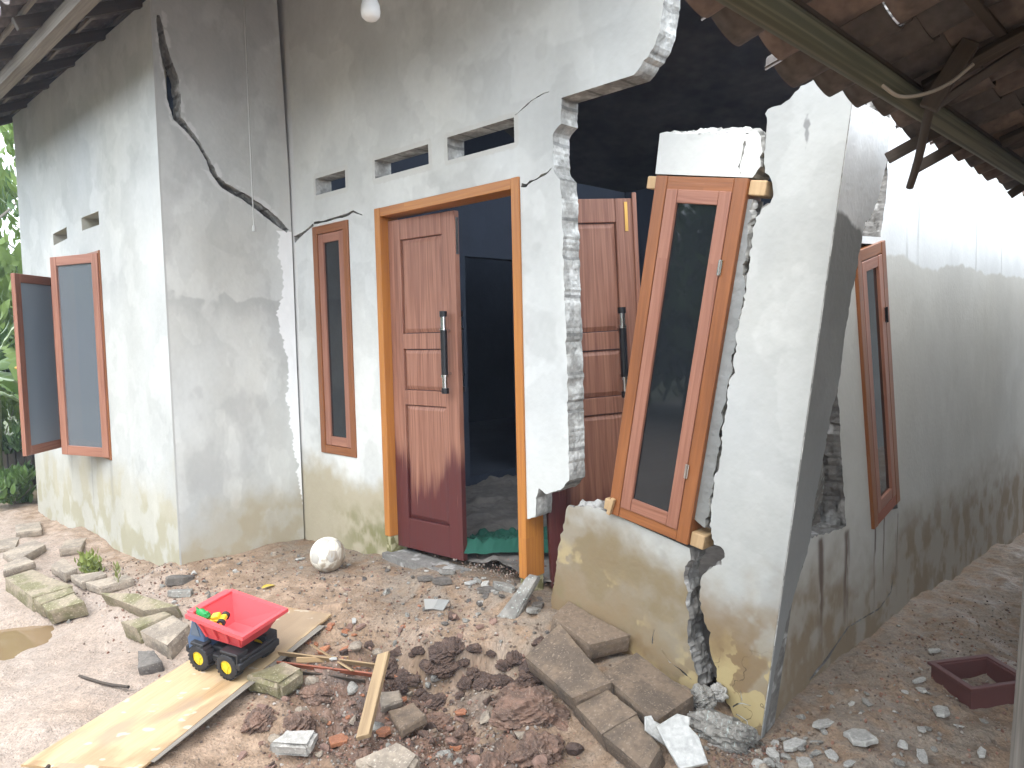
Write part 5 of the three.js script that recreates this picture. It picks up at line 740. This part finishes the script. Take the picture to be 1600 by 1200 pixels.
// ------------------------------------------------------------------ football
{
  // white panels and worn grey pentagons
  const ph = (1 + Math.sqrt(5)) / 2, V = []; for (const s of [-1, 1]) for (const t of [-1, 1]) V.push([0, s, t * ph], [s, t * ph, 0], [s * ph, 0, t]); const D = V.map((v) => vec(...v).normalize());
  const fc = []; for (let i = 0; i < 12; i++) for (let j = i + 1; j < 12; j++) for (let k = j + 1; k < 12; k++) if (D[i].distanceTo(D[j]) < 1.1 && D[j].distanceTo(D[k]) < 1.1 && D[i].distanceTo(D[k]) < 1.1) fc.push(D[i].clone().add(D[j]).add(D[k]).normalize());
  const g = new THREE.SphereGeometry(0.112, 160, 100), P = g.attributes.position, C = [], q = vec();
  for (let i = 0; i < P.count; i++) {
    q.fromBufferAttribute(P, i).normalize(); let a = -1, b = -1, ai = 0; D.forEach((v, k) => { const d = v.dot(q) - 0.010; if (d > a) { b = a; a = d; ai = k; } else if (d > b) b = d; }); let f1 = -1, pent = true; for (const v of fc) { const d = v.dot(q); if (d > a) { b = Math.max(a, f1); a = d; pent = false; f1 = d; } else if (d > b) b = d; }
    const seam = ss(0.0, 0.022, a - b), h = -0.0022 * (1 - seam); q.multiplyScalar(0.112 + h); P.setXYZ(i, q.x, q.y, q.z);
    const n = fbm(q.x * 40 + 5, q.y * 40 + q.z * 30, 4), dirt = ss(0.35, 0.7, n + 0.9 * (-q.y - 0.035) * 6 * 0.5 + 0.08); let c = pent ? [0.42, 0.40, 0.36] : [0.72, 0.69, 0.60]; c = mix3(c, [0.26, 0.19, 0.12], dirt * 0.75); c = mix3([0.3, 0.26, 0.2], c, 0.55 + 0.45 * seam); C.push(...c);
  }
  g.setAttribute('color', new THREE.Float32BufferAttribute(C, 3)); g.computeVertexNormals();
  const m = solo('football', g, std({ vertexColors: true, roughness: 0.55 }), 'dirty white football resting by the wall left of the door', 'ball'); m.position.set(0.93, -0.068, 0.38); m.rotation.set(0.5, 0.4, 0.3);
}
// ------------------------------------------------------------------ toy tipper truck and what lies in its bed
{
  const red = std({ color: new THREE.Color(0.72, 0.088, 0.098), roughness: 0.38 }), blue = std({ color: new THREE.Color(0.07, 0.115, 0.20), roughness: 0.45 }), dk = std({ color: new THREE.Color(0.022, 0.022, 0.024), roughness: 0.6 }), yel = std({ color: new THREE.Color(0.72, 0.50, 0.03), roughness: 0.4 }), grey = std({ color: new THREE.Color(0.10, 0.13, 0.17), roughness: 0.2 });
  const t = thing('toy_truck', 'red and blue plastic toy tipper truck standing on the plywood board', 'toy truck', [1.635, -0.247, 1.335]);
  const up = M.plyBasis.Y.y > 0 ? M.plyBasis.Y : M.plyBasis.Y.clone().negate(), fx = vec(0.94, 0, -0.342); fx.addScaledVector(up, -fx.dot(up)).normalize();
  t.quaternion.setFromRotationMatrix(new THREE.Matrix4().makeBasis(fx, up, vec().crossVectors(fx, up)));
  const rb = (x0, x1, y0, y1, z0, z1, r = 0.008) => new RoundedBoxGeometry(x1 - x0, y1 - y0, z1 - z0, 2, r).translate((x0 + x1) / 2, (y0 + y1) / 2, (z0 + z1) / 2);
  part(t, 'chassis', merge(rb(-.19, .17, .062, .098, -.062, .062), rb(-.06, .0, .05, .085, .062, .105, .006), rb(-.06, .0, .05, .085, -.105, -.062, .006), rb(-.245, -.19, .05, .085, -.10, .10)), dk);
  // cab: stepped nose, sloping windscreen
  const prof = new THREE.Shape([[-.245, .075], [-.252, .13], [-.235, .15], [-.205, .235], [-.176, .236], [-.128, .15], [-.115, .075]].map((p) => new THREE.Vector2(...p))), cab = new THREE.ExtrudeGeometry(prof, { depth: 0.19, bevelEnabled: true, bevelThickness: 0.008, bevelSize: 0.006, bevelSegments: 2 }).translate(0, 0, -0.095);
  const c = part(t, 'cab', cab, blue); for (const s of [-1, 1]) part(c, 'side_window', new THREE.ExtrudeGeometry(new THREE.Shape([[-.222, .155], [-.200, .222], [-.178, .222], [-.146, .158]].map((p) => new THREE.Vector2(...p))), { depth: 0.006, bevelEnabled: false }).translate(0, 0, s > 0 ? 0.1005 : -0.1065), grey);
  part(c, 'windscreen', new THREE.BoxGeometry(0.006, 0.075, 0.17).rotateZ(-0.34).translate(-.2275, .193, 0), grey); part(c, 'bumper', rb(-.275, -.252, .052, .09, -.105, .105), dk);
  for (const s of [-1, 1]) { part(c, 'headlight', rb(-.258, -.249, .098, .122, s * .075 - .018, s * .075 + .018, .003), std({ color: new THREE.Color(.6, .6, .55), roughness: .2 })); part(t, 'front_fender', rb(-.20, -.10, .118, .135, s * .10 - .03, s * .10 + .03, .006), dk); part(t, 'rear_mudguard', merge(rb(.04, .17, .128, .142, s * .10 - .035, s * .10 + .035, .006), rb(.162, .175, .07, .14, s * .10 - .035, s * .10 + .035, .005)), dk); }
  part(t, 'rear_bumper', merge(rb(.168, .192, .062, .098, -.135, .135), rb(.166, .188, .1, .118, -.12, .12, .005)), dk);
  // hopper: inner and outer walls, a rim, taller towards the cab
  {
    const lo = [[-.105, -.085], [.15, -.085], [.15, .085], [-.105, .085]], hi = [[-.185, -.138], [.235, -.142], [.235, .142], [-.185, .138]], yb = .15, yt = [.285, .258, .258, .285], P = [], q = (a, b, c2, d) => { for (const p of [a, b, c2, a, c2, d]) P.push(...p); };
    const ring = (k, inset, f) => [0, 1, 2, 3].map((i) => { const x = mix(lo[i][0], hi[i][0], k), z = mix(lo[i][1], hi[i][1], k); return [x - Math.sign(hi[i][0]) * inset, f(i), z - Math.sign(hi[i][1]) * inset]; });
    const o0 = ring(0, 0, () => yb), o1 = ring(1, 0, (i) => yt[i]), i0 = ring(0, .006, () => yb + .006), i1 = ring(1, .014, (i) => yt[i]), f0 = ring(1, -.012, (i) => yt[i]), f1 = ring(1, -.012, (i) => yt[i] - .018), f2 = ring(1, 0, (i) => yt[i] - .018);
    for (let i = 0; i < 4; i++) { const j = (i + 1) % 4; q(o0[i], o1[i], o1[j], o0[j]); q(i0[i], i0[j], i1[j], i1[i]); q(i1[i], i1[j], f0[j], f0[i]); q(f0[i], f0[j], f1[j], f1[i]); q(f1[i], f1[j], f2[j], f2[i]); }
    q(o0[0], o0[1], o0[2], o0[3]); q(i0[0], i0[3], i0[2], i0[1]);
    const g = new THREE.BufferGeometry(); g.setAttribute('position', new THREE.Float32BufferAttribute(P, 3)); g.computeVertexNormals(); g.setAttribute('uv', new THREE.Float32BufferAttribute(new Float32Array(P.length / 3 * 2), 2));
    const bed = part(t, 'tipper_bed', g, red);
    for (const s of [-1, 1]) for (let k = 0; k < 4; k++) { const x = -.10 + k * .085; part(bed, 'rib', stick([x, .165, s * .098], [x * 1.2 + .005, .25, s * .134], .014, .01), red); }
    part(bed, 'headboard', rb(-.215, -.165, .278, .292, -.125, .125, .005), red);
  }
  const tyre = new THREE.LatheGeometry([[.034, -.028], [.056, -.028], [.062, -.022], [.063, 0], [.062, .022], [.056, .028], [.034, .028]].map((p) => new THREE.Vector2(...p)), 28).rotateX(Math.PI / 2);
  const tread = merge(...Array.from({ length: 20 }, (_, i) => new THREE.BoxGeometry(.010, .006, .052).translate(0, .0625, 0).rotateZ(i / 20 * 2 * Math.PI))), tyreAll = merge(tyre, tread);
  const rim = merge(new THREE.CylinderGeometry(.036, .036, .044, 24).rotateX(Math.PI / 2), new THREE.CylinderGeometry(.012, .014, .054, 12).rotateX(Math.PI / 2), ...Array.from({ length: 6 }, (_, i) => new THREE.BoxGeometry(.007, .022, .05).translate(0, .023, 0).rotateZ(i / 6 * 2 * Math.PI)));
  for (const x of [-.135, .085]) for (const s of [-1, 1]) { const w = part(t, 'wheel', tyreAll, dk); w.position.set(x * .8, .063, s * .108); part(w, 'rim', rim, yel); }
  for (const o of t.children) if (o.name !== 'wheel') o.scale.x = 0.8;
  // a yellow toy car and a green bit in the hopper
  const place = (o, x, y, z, ry) => { t.updateMatrixWorld(true); o.position.copy(vec(x, y, z).applyMatrix4(t.matrixWorld)); o.quaternion.copy(t.quaternion).multiply(new THREE.Quaternion().setFromEuler(new THREE.Euler(0.25, ry, 0.2))); };
  const y1 = thing('toy_car', 'little yellow toy car with black wheels lying in the red tipper bed', 'toy car', [0, 0, 0]); part(y1, 'body', merge(rb(-.045, .045, .014, .036, -.02, .02, .006), rb(-.018, .022, .034, .056, -.017, .017, .006)), yel); for (const x of [-.03, .03]) for (const s of [-1, 1]) { const w = part(y1, 'wheel', new THREE.CylinderGeometry(.020, .020, .016, 18).rotateX(Math.PI / 2), dk); w.position.set(x, .02, s * .026); part(w, 'hub', new THREE.CylinderGeometry(.008, .008, .018, 12).rotateX(Math.PI / 2), yel); } place(y1, -.035, .225, .06, .35);
  const gr = std({ color: new THREE.Color(.02, .28, .07), roughness: .45 }), y2 = thing('toy_figure', 'small green toy piece lying at the front of the red tipper bed', 'toy', [0, 0, 0]); part(y2, 'body', merge(new THREE.LatheGeometry([[0.001, 0], [.03, .004], [.034, .018], [.022, .034], [.018, .05], [.001, .06]].map((p) => new THREE.Vector2(...p)), 16).scale(1.2, 1, .8), rb(-.02, .035, .022, .036, -.012, .012, .005)), gr); part(y2, 'fin', new THREE.ConeGeometry(.014, .04, 5).translate(-.01, .06, 0), gr); place(y2, -.105, .245, .085, .2);
}
// ------------------------------------------------------------------ other loose things
{
  // green cloth crumpled inside the doorway
  const g = new THREE.PlaneGeometry(0.62, 0.40, 90, 60), P = g.attributes.position; for (let i = 0; i < P.count; i++) { const x = P.getX(i), y = P.getY(i), e = Math.min(1, 4 * Math.min(0.375 - Math.abs(x), 0.21 - Math.abs(y)) / 0.2), n = fbm(x * 5 + 3, y * 6, 3), n2 = Math.abs(fbm(x * 11, y * 9 + 4, 3) - 0.5); P.setXYZ(i, x * (0.9 + 0.2 * n), y * (0.9 + 0.3 * fbm(x * 4, y * 4 + 9, 2)), 0.02 + Math.max(0, e) * (0.10 * n + 0.12 * (0.25 - n2))); } g.rotateX(-Math.PI / 2); g.computeVertexNormals();
  const m = solo('green_cloth', g, std({ color: new THREE.Color(0.008, 0.075, 0.05), roughness: 0.9 }), 'crumpled dark green cloth on the floor just inside the door', 'cloth'); m.position.set(1.78, -0.06, -0.48); m.rotation.y = 0.75;
  // shallow red tub, tilted, in the alley
  const t = thing('red_tub', 'dark red square tub lying in the dim alley', 'tub', [4.27, -.41, -1.03]), M1 = std({ color: new THREE.Color(.10, .038, .034), roughness: .6 }), sh = (s) => new THREE.Shape([[-s, -s * .8], [s, -s * .8], [s, s * .8], [-s, s * .8]].map((p) => new THREE.Vector2(...p)));
  const w = sh(.15); w.holes.push(sh(.138)); part(t, 'wall', new THREE.ExtrudeGeometry(w, { depth: .10, bevelEnabled: true, bevelThickness: .004, bevelSize: .004, bevelSegments: 2 }).rotateX(-Math.PI / 2), M1); part(t, 'bottom', new THREE.BoxGeometry(.28, .01, .225).translate(0, .006, 0), M1);
  const rim = sh(.165); rim.holes.push(sh(.142)); part(t, 'rim', new THREE.ExtrudeGeometry(rim, { depth: .01, bevelEnabled: true, bevelThickness: .003, bevelSize: .003, bevelSegments: 2 }).rotateX(-Math.PI / 2).translate(0, .1, 0), M1); t.rotation.set(.08, .95, -.05);
  // chunk of masonry seen through the side gap
  const c = piece('masonry_chunk', ROCKS[3], S.grey, 3.5, -.86, .30, 'rough grey masonry chunk standing behind the gap in the alley wall', 'masonry chunk', null, { lift: 0 }); c.scale.set(.16, .62, .2); c.position.set(3.53, .46, -.82); c.rotation.set(0.1, .5, -.1);
}
// ------------------------------------------------------------------ plants beyond the left end of the house and trees across the yard
const leafMat = (c, tr = 0.35) => new THREE.MeshPhysicalMaterial({ color: new THREE.Color(...c), roughness: 0.85, transmission: tr, thickness: 0, side: THREE.DoubleSide });
function leafGeo(l = 1, w = 0.4) { const g = new THREE.PlaneGeometry(w, l, 2, 4).translate(0, l / 2, 0), P = g.attributes.position; for (let i = 0; i < P.count; i++) { const t = P.getY(i) / l, x = P.getX(i) * Math.sin(Math.PI * (0.12 + 0.86 * t)) ; P.setXYZ(i, x, P.getY(i), -0.25 * l * t * t + 0.25 * Math.abs(x)); } g.computeVertexNormals(); return g; }
const LEAF = leafGeo(1, 0.42), GREENS = [leafMat([.10, .18, .035]), leafMat([.065, .13, .03]), leafMat([.16, .24, .05]), leafMat([.045, .10, .03])];
function crown(parent, n, size, mat, seed, shape) { const r = rng(seed), im = new THREE.InstancedMesh(LEAF, mat, n), m = new THREE.Matrix4(), q = new THREE.Quaternion(), e = new THREE.Euler(), cl = Array.from({ length: Math.max(6, Math.round(n / 90)) }, () => shape(r)); for (let i = 0; i < n; i++) { const c = cl[Math.floor(r() * cl.length)], k = size * (0.6 + 0.8 * r()), a = (r() + r() - 1) * c[3], b = (r() + r() - 1) * c[3], d = (r() + r() - 1) * c[3]; e.set((r() - 0.2) * 1.6, r() * 6.28, (r() - 0.5) * 1.2, 'YXZ'); q.setFromEuler(e); m.compose(vec(c[0] + a, c[1] + b * 0.8, c[2] + d), q, vec(k, k, k)); im.setMatrixAt(i, m); } im.name = 'crown'; shade(im); im.userData.kind = 'stuff'; parent.add(im); return im; }
const bark = std({ map: T_GREY, roughness: 0.95 });
function tree(x, z, h, rx, n, leaf, mat, seed, label, group) {
  const y = ground(x, z), t = thing('tree', label, 'tree', [x, y, z], group), r = rng(seed);
  const tr = [pole([0, -0.2, 0], [0.1, h * 0.62, 0.05], 0.05 * h / 3, 0.022 * h / 3, 10, 0.06)]; for (let i = 0; i < 6; i++) { const a = i * 1.1 + r(), k = h * (0.34 + 0.05 * i); tr.push(pole([0.05, k, 0.02], [Math.cos(a) * rx * 0.7, k + h * 0.25, Math.sin(a) * rx * 0.7], 0.018 * h / 3, 0.007 * h / 3, 6, 0.03)); } part(t, 'trunk', merge(...tr), bark);
  crown(t, n, leaf, mat, seed, (q) => { const a = q() * 6.28, b = Math.sqrt(q()) * rx, v = q(); return [Math.cos(a) * b, h * (0.14 + 0.84 * v) , Math.sin(a) * b, rx * (0.22 + 0.2 * q())]; }); return t;
}
tree(-5.6, -0.2, 4.2, 1.1, 2600, 0.16, GREENS[1], 3, 'dark leafy tree at the left edge beside the house end', 'trees left of the house');
tree(-8.0, 0.9, 5.2, 1.7, 3200, 0.20, GREENS[2], 4, 'pale green tree farther off at the left edge', 'trees left of the house');
tree(-9.5, -1.5, 5.5, 2.0, 2600, 0.22, GREENS[0], 5, 'tall green tree behind the house end', 'trees left of the house');
for (const [x, z, h, s] of [[-7, 10, 4, 11], [-3.4, 11, 4.2, 12], [0.2, 10.4, 3.9, 13], [-10.5, 7, 4, 14], [3.6, 11.3, 4, 15], [-5.2, 9.4, 3.6, 16], [-1.6, 9.8, 3.7, 17], [7.5, 10.5, 4, 18]]) tree(x, z, h, 2.3, 3200, 0.34, GREENS[s % 4], s, 'green tree across the yard, seen only in the window glass', 'trees across the yard');
function bananaLeaf(L, w, up, az, droop) { const g = new THREE.PlaneGeometry(1, 1, 10, 26), P = g.attributes.position; for (let i = 0; i < P.count; i++) { const u = P.getX(i) * 2, t = P.getY(i) + 0.5, ww = w * Math.pow(Math.sin(Math.PI * Math.min(1, 0.05 + 0.95 * t)), 0.6) * (t > 0.12 ? 1 : 0.15), s = t * L, y = up * s - droop * s * s, cut = Math.abs(u) > 0.55 && vn(t * 26, u > 0 ? 1 : 9) > 0.72 ? 0.7 : 1; const r = Math.sqrt(Math.max(0, 1 - up * up * 0.6)) * s; P.setXYZ(i, u * ww * 0.5 * cut, y + 0.06 * w * Math.abs(u) * -1.5 + 0.01 * Math.sin(t * 60), r); } g.rotateY(az); g.computeVertexNormals(); return g; }
function banana(x, z, h, n, seed, label) { const r = rng(seed), t = thing('banana_plant', label, 'banana plant', [x, ground(x, z), z], 'banana plants at the house end'); part(t, 'trunk', pole([0, -0.1, 0], [0.05, h, 0], 0.09, 0.05, 12, 0.03), leafMat([.16, .18, .06], 0.0)); for (let i = 0; i < n; i++) part(t, 'leaf', bananaLeaf(1.1 + 0.7 * r(), 0.32 + 0.12 * r(), 0.5 + 0.7 * r(), i * 2.4 + r(), 0.3 + 0.25 * r()).translate(0.04, h - 0.15 + 0.15 * r(), 0), i % 2 ? GREENS[2] : GREENS[0]); }
banana(-4.5, 0.62, 1.0, 8, 41, 'banana plant with broad light leaves just left of the open window'); banana(-5.3, 0.95, 1.5, 8, 42, 'taller banana plant behind the one at the open window');
function shrub(x, z, h, w, n, leaf, mat, seed, label) { const t = thing('shrub', label, 'shrub', [x, ground(x, z), z]); const st = []; for (let i = 0; i < 7; i++) { const a = i * 0.9; st.push(pole([0, 0, 0], [Math.cos(a) * w * 0.6, h * 0.7, Math.sin(a) * w * 0.6], 0.008, 0.004, 5)); } part(t, 'stem', merge(...st), bark); crown(t, n, leaf, mat, seed, (q) => { const a = q() * 6.28, b = Math.sqrt(q()) * w; return [Math.cos(a) * b, h * (0.15 + 0.85 * q()), Math.sin(a) * b, w * 0.35]; }); }
shrub(-4.15, 1.02, 0.26, 0.30, 600, 0.10, GREENS[0], 51, 'low leafy shrub at the foot of the wall end'); shrub(-6.1, 0.9, 1.3, 0.6, 1500, 0.10, GREENS[2], 52, 'pale bushy shrub between fence and banana plants'); shrub(-5.4, 0.55, 1.0, 0.4, 900, 0.09, GREENS[1], 53, 'dark shrub close to the wall end behind the fence');
{
  // weeds growing out of the mud by the wall
  const t = thing('weed', 'small patch of yellow-green weeds at the foot of the wall', 'weed', [-.78, ground(-.78, 1.28), 1.28]), r = rng(8), g = []; for (let i = 0; i < 260; i++) { const q = leafGeo(0.03 + 0.035 * r(), 0.014 + 0.012 * r()); q.rotateX(r() * 1.4); q.rotateY(r() * 6.28); q.translate((r() + r() - 1) * 0.19, 0.12 * r() * r(), (r() + r() - 1) * 0.07); g.push(q); } part(t, 'blades', mergeGeometries(g), leafMat([.20, .24, .05]));
  const u = thing('weed', 'single thin sprig standing among the pavers', 'weed', [-.02, ground(-.02, 1.34), 1.34]), k = [tube([[0, 0, 0], [.01, .09, 0], [.0, .17, .01]], .003, 8, 5)]; part(u, 'stem', k[0], leafMat([.2, .2, .08], 0)); const lv = []; for (let i = 0; i < 9; i++) { const q = leafGeo(.05, .02); q.rotateX(.7); q.rotateY(i * 2.4); q.translate(0, .06 + i * .012, 0); lv.push(q); } part(u, 'leaves', mergeGeometries(lv), leafMat([.22, .24, .08]));
  solo('yellow_leaf', leafGeo(.09, .05).rotateX(-1.4), leafMat([.50, .36, .03], .2), 'fallen yellow leaf on the mud behind the toy truck', 'leaf').position.set(.86, ground(.86, .77) + .012, .80);
}
{
  // old plank fence with a pale sheet thrown over it
  const f = thing('plank_fence', 'dark weathered plank fence beside the house end', 'fence', [-4.6, -.4, .5]); for (let i = 0; i < 9; i++) { const x = -1.2 + i * .19; part(f, 'plank', span(x, x + .15, -.1, .62 + .06 * Math.sin(i * 3.1), .0, .022, .004), M.dark); } part(f, 'rail', span(-1.3, .6, .38, .44, -.05, -.003), M.dark); f.rotation.y = 0.25;
  const g = new THREE.PlaneGeometry(.62, .5, 40, 30), P = g.attributes.position; for (let i = 0; i < P.count; i++) { const x = P.getX(i), y = P.getY(i); P.setXYZ(i, x, -Math.abs(y) * .75 + .02 * fbm(x * 9, y * 9, 3), y * .5 + .03 * Math.sin(x * 24 + y * 5)); } g.computeVertexNormals();
  const m = solo('pale_sheet', g, std({ color: new THREE.Color(.50, .54, .56), roughness: .6 }), 'pale crumpled sheet hanging over the plank fence', 'sheet'); m.position.set(-4.45, .30, .49); m.rotation.y = .25;
}
// thin bluish smoke hanging round the house
scene.fog = new THREE.FogExp2(new THREE.Color(0.62, 0.72, 0.90), 0.003);
renderer.render(scene, camera);
